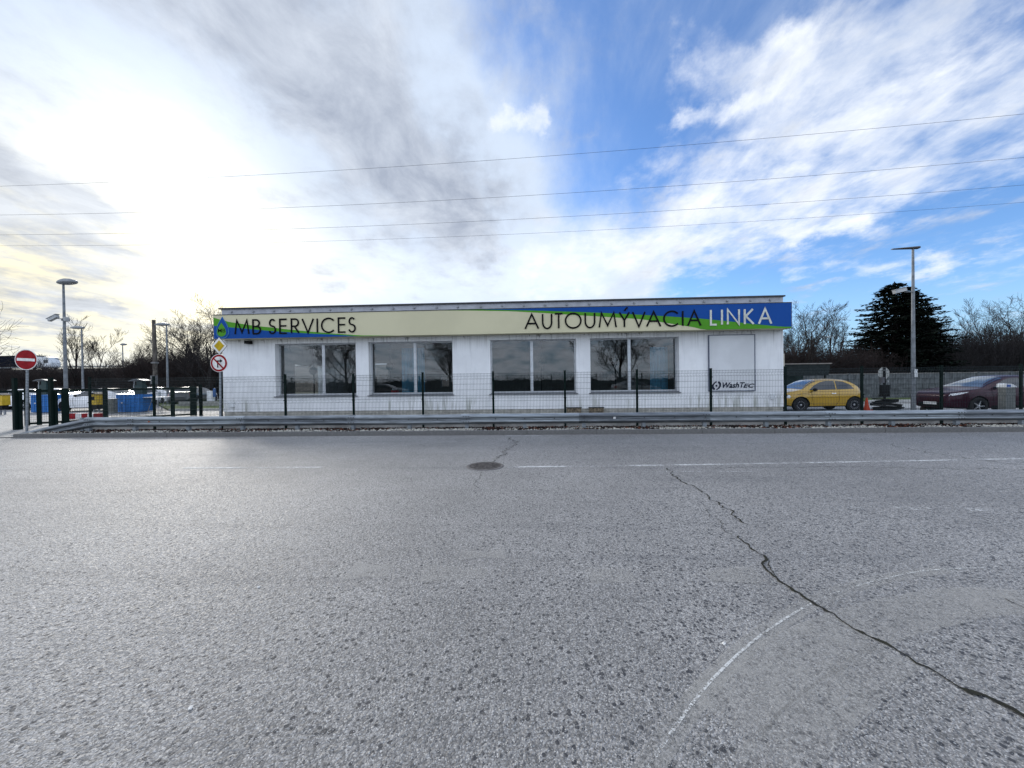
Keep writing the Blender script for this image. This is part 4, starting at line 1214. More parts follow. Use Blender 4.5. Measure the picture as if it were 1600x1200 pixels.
class Car:
    def __init__(s, top, belt, plan, sill, wheels, r, tum, arch=1.15):
        s.top, s.belt, s.plan, s.sill, s.wheels, s.r, s.tum, s.arch = top, belt, plan, sill, wheels, r, tum, arch
        s.L = top[-1][0]
    def section(s, x):
        zt = cr(s.top, x); w = cr(s.plan, x); si = cr(s.sill, x)
        zb = min(cr(s.belt, x), zt - 0.02); h = zt - zb
        k = min(1.0, h / 0.35)
        P = [(0.0, si), (w - 0.12, si), (w - 0.035, si + 0.05), (w - 0.012, si + 0.30 * (zb - si)), (w, si + 0.60 * (zb - si)), (w - 0.012, si + 0.85 * (zb - si)), (w - 0.045, zb)]
        e = w - 0.05 - s.tum * h
        P += [(w - 0.055 - s.tum * h * 0.35, zb + h * 0.42), (w - 0.06 - s.tum * h * 0.72, zb + h * 0.80), (e - 0.07 - 0.03 * k, zb + h * 0.94), (e * 0.62, zt - 0.010 - 0.006 * k), (0.0, zt)]
        return P
    def yside(s, x, z):
        P = s.section(x)
        for (a, b), (c, d) in zip(P[1:], P[2:]):
            if min(b, d) <= z <= max(b, d) and d != b: return a + (c - a) * (z - b) / (d - b)
        return P[-3][0]
    def ztop(s, x, y):
        P = s.section(x)
        for (a, b), (c, d) in zip(P[5:], P[6:]):
            if c <= y <= a and a != c: return b + (d - b) * (y - a) / (c - a)
        return P[-1][1]


def car_body(C, paint):
    xs = []; x = 0.0
    while x < C.L - 1e-6:
        xs.append(x); x += 0.03 if (x < 0.2 or x > C.L - 0.25) else 0.07
    xs.append(C.L)
    bm = bmesh.new(); rings = []
    for x in xs:
        P = C.section(x); X = C.L / 2 - x
        ring = [bm.verts.new((X, y, z)) for y, z in P] + [bm.verts.new((X, -y, z)) for y, z in P[-2:0:-1]]
        rings.append(ring)
    n = len(rings[0])
    for a, b in zip(rings, rings[1:]):
        for k in range(n): bm.faces.new((a[k], a[(k + 1) % n], b[(k + 1) % n], b[k]))
    bm.faces.new(rings[0]); bm.faces.new(rings[-1][::-1])
    bmesh.ops.recalc_face_normals(bm, faces=bm.faces)
    me = bpy.data.meshes.new('car_body'); bm.to_mesh(me); bm.free()
    me.materials.append(paint); me.materials.append(BLACK)
    o = bpy.data.objects.new('tmp', me); COL.objects.link(o)
    cut = MB()
    for wx in C.wheels:
        X = C.L / 2 - wx
        for s in (-1, 1):
            w = cr(C.plan, wx)
            cut.lathe([(0, 0), (C.r * C.arch, 0), (C.r * C.arch, 0.34), (0, 0.34)], 'Y', (X, s * (w - 0.22) - (0.34 if s < 0 else 0), C.r + 0.01), 28)
    cm = cut.mesh('cut', BLACK)
    bm = bmesh.new(); bm.from_mesh(cm); bmesh.ops.remove_doubles(bm, verts=bm.verts, dist=1e-4); bmesh.ops.recalc_face_normals(bm, faces=bm.faces); bm.to_mesh(cm); bm.free()
    co = bpy.data.objects.new('cut', cm); COL.objects.link(co)
    md = o.modifiers.new('b', 'BOOLEAN'); md.object = co; md.solver = 'EXACT'; md.operation = 'DIFFERENCE'
    dg = bpy.context.evaluated_depsgraph_get(); dg.update()
    res = bpy.data.meshes.new_from_object(o.evaluated_get(dg))
    bpy.data.objects.remove(o); bpy.data.objects.remove(co)
    res.materials.clear(); res.materials.append(paint); res.materials.append(BLACK)
    for p in res.polygons:
        p.use_smooth = True; c = p.center; p.material_index = 0
        for wx in C.wheels:
            X = C.L / 2 - wx; w = cr(C.plan, wx)
            if (c.x - X) ** 2 + (c.z - C.r - .01) ** 2 < (C.r * C.arch * 1.01) ** 2 and abs(c.y) < w - 0.02 and abs(p.normal.z) < 2 and (abs(c.y) < w - 0.06): p.material_index = 1
        if c.z < cr(C.sill, C.L / 2 - c.x) + 0.03 and p.normal.z < -0.5: p.material_index = 1
    try: res.set_sharp_from_angle(angle=radians(42))
    except Exception: pass
    return res


def side_patch(C, poly, side, off, name, m, parent, nsub=6):
    """polygon (x, z) laid on the flank; densified so that it follows the curved side"""
    bm = bmesh.new()
    vs = [bm.verts.new((x, 0, z)) for x, z in poly]
    bm.faces.new(vs)
    xs = [p[0] for p in poly]; zs = [p[1] for p in poly]
    for k in range(1, 8):
        for (lo, hi, ax) in ((min(xs), max(xs), 0), (min(zs), max(zs), 2)):
            co = [0, 0, 0]; co[ax] = lo + (hi - lo) * k / 8; no = [0, 0, 0]; no[ax] = 1
            bmesh.ops.bisect_plane(bm, geom=bm.verts[:] + bm.edges[:] + bm.faces[:], plane_co=co, plane_no=no)
    for v in bm.verts:
        x, z = v.co.x, v.co.z
        v.co = Vector((C.L / 2 - x, side * (C.yside(x, z) + off), z))
    bmesh.ops.recalc_face_normals(bm, faces=bm.faces)
    me = bpy.data.meshes.new(name); bm.to_mesh(me); bm.free(); me.materials.append(m)
    for p in me.polygons: p.use_smooth = True
    return inst(name, me, parent)


def top_patch(C, x0, x1, fr, off, name, m, parent, taper=0.0):
    b = MB(); nx, ny = 10, 10
    for i in range(nx + 1):
        x = x0 + (x1 - x0) * i / nx
        P = C.section(x); e = P[8][0] * fr
        e -= 0
        dz = cr(C.top, x + 0.02) - cr(C.top, x - 0.02); sl = Vector((dz, 0, 0.04)).normalized()
        for j in range(ny + 1):
            y = -e + 2 * e * j / ny
            b.v.append((C.L / 2 - x + sl.x * off, y, C.ztop(x, abs(y)) + sl.z * off))
    for i in range(nx):
        for j in range(ny):
            a = i * (ny + 1) + j; b.f.append((a, a + 1, a + ny + 2, a + ny + 1)); b.mi.append(0)
    return b.build(name, m, parent, smooth=True)


RIMS = mat('alloy_rim', (0.42, 0.43, 0.45), 0.3, 0.7)
RIMD = mat('dark_rim', (0.03, 0.03, 0.04), 0.3, 0.5)
LENS = mat('headlight_lens', (0.62, 0.64, 0.66), 0.08, 0.2, coat=1.0)
REDL = mat('tail_light', (0.30, 0.01, 0.01), 0.15, coat=1.0)
CHROME = mat('chrome', (0.7, 0.7, 0.72), 0.12, 1.0)
_wm = {}
def wheel(parent, X, Y, r, w, side, spokes=7, style='spoke'):
    key = (round(r, 3), w, spokes, style)
    if key not in _wm:
        tyre = MB().lathe([(r * .66, -w / 2 + .01), (r * .9, -w / 2), (r, -w / 2 + .03), (r, w / 2 - .03), (r * .9, w / 2), (r * .66, w / 2 - .01)], 'Y', n=28).mesh('tyre', RUBBER, True)
        rm = MB().lathe([(r * .68, -w / 2 + .015), (r * .62, -w / 2 + .02), (r * .60, w / 2 - .09), (0, w / 2 - .09)], 'Y', n=28)
        rim = rm.mesh('rim', RIMD, True)
        sp = MB()
        for k in range(spokes):
            M = Matrix.Rotation(2 * pi * k / spokes, 4, 'Y')
            if style == 'spoke':
                for q in (-1, 1): sp.box(r * .08, -w / 2 + .022, -r * .035 + q * r * .055, r * .62, -w / 2 + .05, r * .035 + q * r * .055, M @ Matrix.Rotation(0.10 * q, 4, 'Y'))
            else: sp.box(r * .42, -w / 2 + .016, -r * .025, r * .60, -w / 2 + .04, r * .025, M)
        sp.lathe([(0, -w / 2 + .012), (r * .13, -w / 2 + .018), (r * .14, -w / 2 + .05)], 'Y', n=14)
        _wm[key] = (tyre, rim, sp.mesh('spokes', RIMS))
    ty, ri, spm = _wm[key]
    rot = (0, 0, 0) if side < 0 else (0, 0, pi)
    wh = inst('wheel', ty, parent, (X, side * Y, r), rot)
    inst('rim', ri, wh); inst('spokes', spm, wh)['kind'] = 'stuff'
    return wh


def mirror_(C, x, z, parent, m):
    for s in (-1, 1):
        bm = bmesh.new(); bmesh.ops.create_icosphere(bm, subdivisions=2, radius=1)
        for v in bm.verts: v.co = Vector((v.co.x * 0.07, v.co.y * 0.11, v.co.z * 0.075))
        me = bpy.data.meshes.new('mirror'); bm.to_mesh(me); bm.free(); me.materials.append(m)
        for p in me.polygons: p.use_smooth = True
        inst('mirror', me, parent, (C.L / 2 - x, s * (C.yside(x, z) + 0.13), z + 0.03))


def ellipse(cx, cz, rx, rz, n=16): return [(cx + rx * cos(2 * pi * k / n), cz + rz * sin(2 * pi * k / n)) for k in range(n)]


def make_car(name, label, C, paint, windows, ws, rw, head, handle, seams, loc, rz, group=None, mirror=(1.3, .95), spokes=7, style='spoke', mirror_m=None, cat='car', plate=True, grille=None, lights=True, tail=None, dark=(), trim=None):
    t = thing(name, label, cat, loc, rz, group)
    inst('body', car_body(C, paint), t)
    for s in (-1, 1):
        for w in windows: side_patch(C, w, s, 0.007, 'side_window', CARGLASSD, t)
        for sm in seams:
            for (p, q) in zip(sm, sm[1:]):
                d = Vector((q[0] - p[0], q[1] - p[1])); nn = Vector((-d.y, d.x)).normalized() * 0.006
                side_patch(C, [(p[0] + nn.x, p[1] + nn.y), (q[0] + nn.x, q[1] + nn.y), (q[0] - nn.x, q[1] - nn.y), (p[0] - nn.x, p[1] - nn.y)], s, 0.003, 'door_seam', BLACK, t)
        for d_ in dark: side_patch(C, d_, s, 0.004, 'side_cladding', BLACK, t)
        if handle:
            for hx, hz in handle: side_patch(C, [(hx - .09, hz - .012), (hx + .09, hz - .012), (hx + .09, hz + .015), (hx - .09, hz + .015)], s, 0.018, 'door_handle', trim or paint, t)
        if head: side_patch(C, head, s, 0.006, 'headlight', LENS, t)
        if tail: side_patch(C, tail, s, 0.006, 'tail_light', REDL, t)
        for wx in C.wheels: wheel(t, C.L / 2 - wx, cr(C.plan, wx) - 0.105, C.r, 0.20, s, spokes, style)
    top_patch(C, ws[0], ws[1], 0.93, 0.006, 'windshield', WSGLASS, t)
    if rw: top_patch(C, rw[0], rw[1], 0.88, 0.006, 'rear_window', CARGLASSD, t)
    mirror_(C, mirror[0], mirror[1], t, mirror_m or BLACK)
    nz = cr(C.sill, 0); nw = cr(C.plan, 0) - 0.06
    MB().box(C.L / 2 + 0.002, -nw, nz + 0.03, C.L / 2 + 0.009, nw, nz + 0.20).build('grille', BLACK, t)
    if plate:
        MB().box(C.L / 2 + 0.01, -0.26, cr(C.sill, 0) + 0.12, C.L / 2 + 0.02, 0.26, cr(C.sill, 0) + 0.23).build('number_plate', SIGNWHITE, t)
    return t


WSGLASS = mat('windshield_glass', (0.10, 0.13, 0.15), 0.06, 0.55, 0.02, spec=1.0, coat=1.0)
CARGLASSD = bpy.data.materials.new('tinted_glass'); CARGLASSD.use_nodes = True
_b = CARGLASSD.node_tree.nodes['Principled BSDF']; _b.inputs['Base Color'].default_value = (0.012, 0.018, 0.026, 1); _b.inputs['Roughness'].default_value = 0.03; _b.inputs['Specular IOR Level'].default_value = 0.6
_b.inputs['Coat Weight'].default_value = 0.1


def paintm(name, c, metal=0.25): return mat(name, c, 0.35, metal, 0.02, 2, coat=1.0)


YEL = paintm('ochre_car_paint', (0.42, 0.25, 0.018), 0.1)
PUR = mat('plum_car_paint', (0.028, 0.0025, 0.012), 0.35, 0.3, 0.02, 2, spec=0.2, coat=0.25)
WHT = paintm('white_car_paint', (0.80, 0.80, 0.81), 0.0)
SIL = paintm('silver_car_paint', (0.45, 0.47, 0.48), 0.5)
DRK = paintm('dark_grey_car_paint', (0.03, 0.032, 0.036), 0.4)

# small rounded hatchback
CF = Car(top=[(0, .52), (.03, .66), (.10, .80), (.30, .92), (.60, .985), (.82, 1.05), (1.10, 1.27), (1.42, 1.43), (1.9, 1.49), (2.45, 1.475), (2.82, 1.42), (3.08, 1.27), (3.32, 1.05), (3.47, .93), (3.55, .72), (3.57, .5)],
         belt=[(0, .50), (.12, .70), (.4, .84), (.9, .93), (1.5, .955), (2.4, .965), (3.0, .97), (3.3, .93), (3.57, .5)],
         plan=[(0, .52), (.04, .60), (.15, .69), (.4, .775), (.8, .805), (2.0, .815), (2.8, .815), (3.2, .76), (3.45, .66), (3.57, .52)],
         sill=[(0, .30), (.3, .24), (.8, .22), (2.8, .24), (3.3, .28), (3.57, .34)], wheels=(0.69, 2.99), r=0.315, tum=0.34, arch=1.2)
fy = 17.75
fxw = XY(1252, fy)
make_car('parked_car', 'small rounded ochre yellow hatchback parked beside the right end of the building', CF, YEL,
         windows=[[(1.06, .985), (2.20, 1.0), (2.20, 1.385), (1.85, 1.385), (1.60, 1.335), (1.32, 1.20)], [(2.25, 1.0), (3.00, 1.02), (2.84, 1.22), (2.58, 1.345), (2.25, 1.385)]],
         ws=(.80, 1.44), rw=(2.85, 3.16), head=ellipse(.20, .70, .075, .075), handle=[(2.08, .83)],
         seams=[[(1.14, .94), (1.16, .60), (1.22, .32), (2.2, .31), (2.30, .5), (2.31, .94)], [(.55, .80), (1.14, .88)]],
         loc=(fxw - (CF.L / 2 - 0.69) + CF.L - 2 * 0 - 2 * (CF.L / 2 - 0.69) * 0 - 0, 0, 0) if False else (fxw + (CF.L / 2 - 0.69), fy + 0.80, 0), rz=pi,
         mirror=(1.22, .97), spokes=16, style='rim', tail=[(3.36, .72), (3.44, .72), (3.40, .95), (3.30, .98)], trim=CHROME, dark=[])

# compact crossover
CC = Car(top=[(0, .60), (.03, .74), (.10, .86), (.4, .96), (.9, 1.03), (1.15, 1.08), (1.6, 1.31), (2.0, 1.47), (2.4, 1.545), (2.9, 1.555), (3.4, 1.50), (3.9, 1.30), (4.15, 1.12), (4.3, .85), (4.36, .6)],
         belt=[(0, .56), (.1, .78), (.5, .90), (1.2, .985), (2.0, .99), (2.8, 1.04), (3.5, 1.13), (4.0, 1.10), (4.36, .56)],
         plan=[(0, .56), (.05, .68), (.2, .80), (.5, .875), (.95, .905), (1.6, .875), (2.6, .875), (3.4, .905), (4.0, .83), (4.25, .72), (4.36, .6)],
         sill=[(0, .26), (.4, .24), (2.2, .25), (3.9, .27), (4.36, .36)], wheels=(0.95, 3.59), r=0.345, tum=0.42, arch=1.13)
cy_ = 15.9
cxw = XY(1530, cy_)
make_car('parked_car', 'dark plum coloured crossover with pale number plate parked at the right edge', CC, PUR,
         windows=[[(1.50, 1.03), (2.62, 1.06), (2.62, 1.44), (2.35, 1.44), (2.05, 1.36)], [(2.66, 1.06), (3.30, 1.14), (3.20, 1.36), (2.95, 1.43), (2.66, 1.44)]],
         ws=(1.20, 2.10), rw=(3.45, 4.0), head=[(.06, .74), (.42, .84), (.60, .90), (.30, .88), (.10, .83)], handle=[(2.4, .93)],
         seams=[[(1.45, 1.0), (1.50, .55), (1.58, .30), (2.50, .32), (2.62, .6), (2.64, 1.03)]],
         loc=(cxw + (CC.L / 2 - 0.95), cy_ + 0.88, 0), rz=pi - 0.0, mirror=(1.70, 1.07), spokes=5, tail=[(4.02, .9), (4.22, .88), (4.18, 1.02), (3.9, 1.08)],
         dark=[[(1.42, .27), (3.15, .28), (3.12, .38), (1.45, .37)]])

# saloon used for the white, silver and grey cars farther off
CS = Car(top=[(0, .50), (.03, .62), (.12, .72), (.5, .83), (1.1, .93), (1.3, .98), (1.8, 1.24), (2.2, 1.38), (2.7, 1.43), (3.2, 1.40), (3.75, 1.20), (4.1, 1.06), (4.45, 1.02), (4.58, .86), (4.62, .5)],
         belt=[(0, .48), (.12, .66), (.5, .78), (1.3, .90), (2.4, .93), (3.6, .97), (4.3, .96), (4.62, .48)],
         plan=[(0, .55), (.05, .66), (.25, .80), (.6, .875), (2.2, .905), (3.8, .88), (4.3, .80), (4.55, .68), (4.62, .56)],
         sill=[(0, .22), (.5, .20), (4.0, .22), (4.62, .32)], wheels=(0.92, 3.62), r=0.32, tum=0.38)
WS_ = dict(windows=[[(1.55, .95), (2.55, .965), (2.55, 1.33), (2.3, 1.32), (1.95, 1.20)], [(2.59, .965), (3.62, 1.0), (3.35, 1.18), (3.05, 1.30), (2.59, 1.335)]],
           ws=(1.30, 2.15), rw=(3.25, 3.95), head=[(.08, .58), (.40, .66), (.58, .74), (.25, .72), (.10, .67)], handle=[(2.35, .84), (3.3, .86)],
           seams=[[(1.48, .9), (1.5, .5), (1.6, .26), (2.5, .26), (2.57, .5), (2.57, .93)], [(2.57, .5), (2.6, .26), (3.2, .28), (3.3, .5), (3.55, .9)]],
           mirror=(1.75, .96), tail=[(4.3, .74), (4.5, .74), (4.46, .9), (4.2, .92)])
def far_car(px_mid, Y, lab, paint, rz, C=CS, kw=WS_, **k2):
    x = XY(px_mid, Y)
    a = dict(kw); a.update(k2)
    return make_car('parked_car', lab, C, paint, loc=(x, Y, 0), rz=rz, **a)
far_car(158, 23.2, 'long white saloon parked behind the red and white kerb blocks at the left', WHT, pi + 0.05, group=None)
far_car(28, 25.5, 'white car parked at the far left behind the no entry sign', WHT, pi * 1.04)
far_car(96, 31, 'white car farther back, its roof showing over the gate by the camera lamp post', WHT, 0.3)
far_car(232, 30, 'white car behind the tall green vacuum column, only its front showing', WHT, pi + 0.2)
far_car(303, 30, 'dark grey car parked under the bare trees left of the building', DRK, pi * 0.60)
far_car(-5, 25, 'silver car at the left edge of the yard behind a yellow machine', SIL, pi * 0.5) if False else None
# parked on our own side of the road, seen only mirrored in the windows
t_ = make_car('parked_car', 'silver saloon parked on the near side, mirrored in the fourth window', CS, SIL, loc=(10.2, -2.9, 0), rz=0.0, **WS_)
t_ = make_car('parked_car', 'dark grey saloon parked on the near side, mirrored in the first window', CS, DRK, loc=(-14.6, -3.0, 0), rz=0.0, **WS_)

# lorry on the embankment road
TD = 104.0
EMB_Z = atY(40, 578, TD).z
tx0 = XY(-30, TD); tx1 = XY(56, TD); tx2 = XY(77, TD)
lor = thing('lorry', 'dark trailer lorry with white cab passing on the embankment at the far left', 'lorry', (tx0, TD, EMB_Z))
zt_ = atY(30, 555.5, TD).z - EMB_Z
MB().box(0, 0, 1.1, tx1 - tx0, 2.5, zt_).build('trailer', mat('trailer_navy', (0.006, 0.008, 0.016), 0.8, spec=0.05), lor)
cbm = MB().prism([(0, .5), (tx2 - tx1 - 0.6, .5), (tx2 - tx1, .9), (tx2 - tx1 + .05, 2.0), (tx2 - tx1 - 0.7, 3.5), (tx2 - tx1 - 1.6, 3.75), (0, 3.75)], 0.05, 2.5)
cbm.build('cab', WHITE, lor, loc=(tx1 - tx0 + 0.35, 0, 0))
MB().box(tx2 - tx0 - 1.6, 0.03, 1.9, tx2 - tx0 - .3, 0.049, 2.8).build('cab_window', CARGLASSD, lor)
MB().box(0, 0.2, 0.8, tx1 - tx0 + 1, 2.3, 1.09).build('chassis', BLACK, lor)
for xw in (3, 4.4, 5.8, tx1 - tx0 - 0.5, tx2 - tx0 - 1.0):
    for yw in (0.05, 2.2):
        inst('wheel', MB().lathe([(0, 0), (0.3, 0.02), (0.5, 0.0), (0.52, 0.28), (0, 0.28)], 'Y', n=18).mesh('wheel', RUBBER), lor, (xw, yw, 0.52))

# ------------------------------------------------------------------ embankment
def embankment():
    b = MB(); n = 120
    for i in range(n + 1):
        x = -240 + 420 * i / n
        f = 1.0
        for (y, z) in ((72, -0.1), (80, 1.6), (92, 4.6), (101, EMB_Z - 0.15), (102, EMB_Z), (112, EMB_Z), (150, -0.1)):
            ff = max(0.0, min(1, (58 - x) / 60.0)); ff = ff * ff * (3 - 2 * ff)
            b.v.append((x, y + 2.0 * mnoise.noise(Vector((x * .06, y, 1))), max(-.14, z * (0.25 + 0.75 * ff) + (0.5 * mnoise.noise(Vector((x * .15, y * .1, 5))) if 72 < y < 101 else 0))))
    for i in range(n):
        for j in range(6):
            a = i * 7 + j; b.f.append((a, a + 7, a + 8, a + 1)); b.mi.append(0)
    return b.build('embankment', mat('embankment_scrub', (0.026, 0.018, 0.016), 1.0, 0, 0.3, 0.5, 0.2, 3, color2=(0.012, 0.010, 0.009)), smooth=True, kind='structure')
embankment()
MB().box(-220, 101.6, EMB_Z + 0.45, 10, 101.7, EMB_Z + 0.75).build('far_guard_rail', GALV, label='thin pale guard rail along the embankment road under the lorry', cat='guard rail')

# ------------------------------------------------------------------ bare trees
def grow(seed, H, levels=4, spread=0.55, trunk=0.16, low=0.22, kids=(7, 6, 5, 4), up=0.35, shrink=0.62, minr=0.011):
    rnd = random.Random(seed); T = MB(); Cn = MB()
    def branch(mb, p, d, L, r, lev):
        seg = 4 if lev < 2 else 3
        pts = [p]; rs = [r]; dd = d.copy()
        for i in range(seg):
            dd = (dd + Vector((rnd.uniform(-1, 1), rnd.uniform(-1, 1), rnd.uniform(-.6, .8))) * (0.10 + 0.05 * lev) + Vector((0, 0, 1)) * up * 0.14 * (lev > 0)).normalized()
            pts.append(pts[-1] + dd * L / seg); rs.append(r * (1 - (i + 1) / seg * 0.72) if lev < levels else r * (1 - 0.5 * (i + 1) / seg))
        mb.tube(pts, rs, 7 if lev == 0 else (4 if lev == 1 else 3), cap=False)
        if lev >= levels: return
        n = kids[lev] + rnd.randint(-1, 1)
        for k in range(n):
            f = (low if lev == 0 else 0.25) + (1 - (low if lev == 0 else 0.25)) * (k + rnd.random()) / n
            q = min(seg - 1, int(f * seg)); u = f * seg - q
            u = min(1, max(0, u)); pp = pts[q] * (1 - u) + pts[q + 1] * u
            ax = (pts[q + 1] - pts[q]).normalized()
            side = ax.cross(Vector((rnd.uniform(-1, 1), rnd.uniform(-1, 1), rnd.uniform(-1, 1)))).normalized()
            a = rnd.uniform(0.45, 1.0) * spread * 1.5
            nd = (ax * cos(a) + side * sin(a)); nd.z += 0.10 * up; nd.normalize()
            branch(Cn, pp, nd, L * shrink * rnd.uniform(0.7, 1.15) * (1.15 - 0.45 * f), max(minr, (rs[q] * (1 - u) + rs[q + 1] * u) * 0.62), lev + 1)
    branch(T, Vector((0, 0, -0.1)), Vector((rnd.uniform(-.05, .05), rnd.uniform(-.05, .05), 1)).normalized(), H * 0.62, trunk, 0)
    return T.mesh('trunk', BARK, True, recalc=False), Cn.mesh('crown', BARK, recalc=False)


def tree_of(meshes, name, label, cat, loc, s=1.0, rz=0.0, group=None, sz=None):
    t = thing(name, label, cat, loc, rz, group)
    inst('trunk', meshes[0], t, sc=(s, s, sz or s)); inst('crown', meshes[1], t, sc=(s, s, sz or s))
    return t


TA = grow(11, 9.5, 4, 0.62, 0.17, 0.18)
TB = grow(23, 9.0, 4, 0.50, 0.14, 0.25, up=0.6)
TC = grow(31, 9.0, 4, 0.75, 0.20, 0.15, kids=(8, 6, 5, 4), shrink=0.68)
TM = grow(71, 9.5, 4, 0.85, 0.20, 0.14, kids=(12, 6, 5, 4), up=0.75, shrink=0.74, minr=0.020)
TD_ = grow(47, 8.0, 4, 0.55, 0.10, 0.10, kids=(9, 6, 5, 4), up=0.8)


def th(px, Y, pytop): return atY(px, pytop, Y).z
for px, Y, py, M_, rz, lab in (
        (-85, 40, 440, TC, 0.5, 'big bare tree leaning in from outside the left edge of the view'),
        (112, 60, 505, TB, 1.0, 'bare tree right behind the second lamp post from the left'),
        (150, 57, 515, TD_, 2.2, 'slender bare tree between the second and the third lamp post'),
        (212, 58, 525, TA, 0.3, 'airy bare tree rising just left of the wooden pole'),
        (60, 75, 555, TD_, 3.3, 'small faint bare tree beyond the lorry at the far left'),
        (322, 33, 484, TC, 4.2, 'wide bare tree with long curving limbs beside the left end of the building'),
        (286, 38, 498, TA, 2.0, 'dense bare tree behind the lamp post left of the building'),
        (228, 44, 550, TD_, 0.9, 'low bushy bare tree behind the wooden pole'),
        (1262, 31, 478, TA, 5.0, 'bare tree directly above the yellow hatchback'),
        (1306, 34, 487, TB, 2.5, 'bare tree between the yellow hatchback and the dark conifer'),
        (1235, 36, 500, TD_, 0.8, 'bare tree at the right corner of the building'),
        (1492, 40, 492, TA, 1.4, 'bare tree just right of the dark conifer'),
        (1540, 38, 480, TB, 4.0, 'upright bare tree left of the small far lamp post at the right edge'),
        (1590, 36, 478, TC, 0.2, 'bare tree at the right edge above the plum crossover'),
        (1515, 37, 497, TB, 2.2, 'slim bare tree close to the right side of the dark conifers'),
        (1566, 41, 485, TC, 1.9, 'broad bare tree behind the small far lamp post at the right edge'),
        (1335, 38, 520, TD_, 2.9, 'low bushy bare tree at the left foot of the conifers'),
        (1248, 42, 490, TC, 3.1, 'spreading bare tree farther back beside the right corner of the building'),
        (305, 45, 500, TB, 5.1, 'thin bare tree farther back between lamp post and building'),
        (340, 40, 505, TA, 3.9, 'bare tree whose crown touches the left end of the building'),
        (1640, 34, 470, TA, 3.6, 'bare tree mostly outside the right edge of the view')):
    h0 = {id(TA): 9.5, id(TB): 9.3, id(TC): 9.3, id(TD_): 8.8}[id(M_)]
    s = th(px, Y, py) / (h0 * 0.86)
    tree_of(M_, 'bare_tree', lab, 'tree', (XY(px, Y), Y, 0), s, rz, 'bare winter trees round the yard')
# trees on our own side of the road, mirrored in the windows
for x, y, s, M_, rz, lab in ((-23.0, -12.5, 0.95, TM, 0.7, 'bare tree on the near side of the road, mirrored in the first window'),
                             (-10.0, -12.5, 0.95, TM, 2.1, 'bare tree on the near side of the road, mirrored in the second window'),
                             (10.6, -12.0, 1.05, TM, 3.6, 'bare tree on the near side of the road, mirrored in the fourth window'),
                             (7.5, -26, 1.2, TB, 1.0, 'bare tree farther back on the near side, mirrored in the third window')):
    tree_of(M_, 'bare_tree', lab, 'tree', (x, y, -0.1), s, rz, 'bare trees on the near side of the road')


# ------------------------------------------------------------------ conifer
def conifer(seed, H, R):
    rnd = random.Random(seed); T = MB(); N = MB()
    T.tube([(0, 0, 0), (0.05, 0, H * .5), (0, 0, H)], [0.22, 0.14, 0.03], 8)
    nb = 420
    for i in range(nb):
        f = (i + rnd.random()) / nb; a_ = i * 0.7
        z = 0.7 + (H - 0.9) * f
        env = (1.0 - f ** 1.7) ** 0.62 * (0.88 + 0.12 * sin(f * 19 + a_))
        L = R * env * rnd.uniform(0.66, 1.10) + 0.22
        a = i * 2.39996 + rnd.uniform(-.3, .3)
        d = Vector((cos(a), sin(a), rnd.uniform(-0.12, 0.12)))
        pts = [Vector((0, 0, z))]
        for k in range(4):
            d.z += (-0.10 if k < 2 else 0.14); dn = d.normalized()
            pts.append(pts[-1] + dn * L / 4)
        T.tube(pts, [0.03, 0.025, 0.018, 0.012, 0.006], 3, cap=False)
        ns = int(14 + L * 16)
        for k in range(ns):
            u = 0.15 + 0.85 * (k / ns) ** 0.8; q = min(3, int(u * 4)); w = u * 4 - q
            p = pts[q] * (1 - w) + pts[q + 1] * w
            sd = Vector((-sin(a), cos(a), 0)) * rnd.choice((-1, 1))
            out = Vector((cos(a), sin(a), 0))
            dr = (sd * rnd.uniform(.3, 1) + out * rnd.uniform(.3, 1) + Vector((0, 0, rnd.uniform(-.55, .30)))).normalized()
            l = rnd.uniform(0.22, 0.42) * (1.1 - 0.4 * u); nn = dr.cross(Vector((0, 0, 1))).normalized() * rnd.uniform(0.035, 0.07)
            tw = Vector((0, 0, rnd.uniform(-.04, .04)))
            N.cur = 0 if rnd.random() < 0.7 else 1
            e = p + dr * l
            N.poly([p + nn * .4, p + dr * l * .5 + nn + tw, e, p + dr * l * .5 - nn - tw, p - nn * .4])
    N.cur = 1
    return (T.mesh('trunk', BARK, recalc=False), N.mesh('crown', [mat('dark_needles', (0.006, 0.010, 0.007), 0.95, spec=0.1), mat('green_needles', (0.008, 0.018, 0.010), 0.95, spec=0.1)], recalc=False))
CO = conifer(4, 10.0, 3.5)
def ctree(px, Y, py, lab, sx=1.0, rz=0):
    t = thing('conifer', lab, 'tree', (XY(px, Y), Y, 0), rz, 'dark conifers behind the grey wall')
    s = th(px, Y, py) / 10.0 * 1.06; sx = sx * 1.28
    inst('trunk', CO[0], t, sc=(s * sx, s * sx, s)); inst('crown', CO[1], t, sc=(s * sx, s * sx, s))
ctree(1398, 33, 450, 'large dark conifer behind the tall lamp post with the flat head', 1.0)
ctree(1424, 35, 462, 'dark conifer merging with the right side of the largest one', 0.9, 2.0)
ctree(1450, 36, 505, 'small dark conifer at the right foot of the largest one', 0.95, 4.0)
ctree(1362, 36, 520, 'small dark conifer at the left foot of the largest one', 1.0, 1.0)


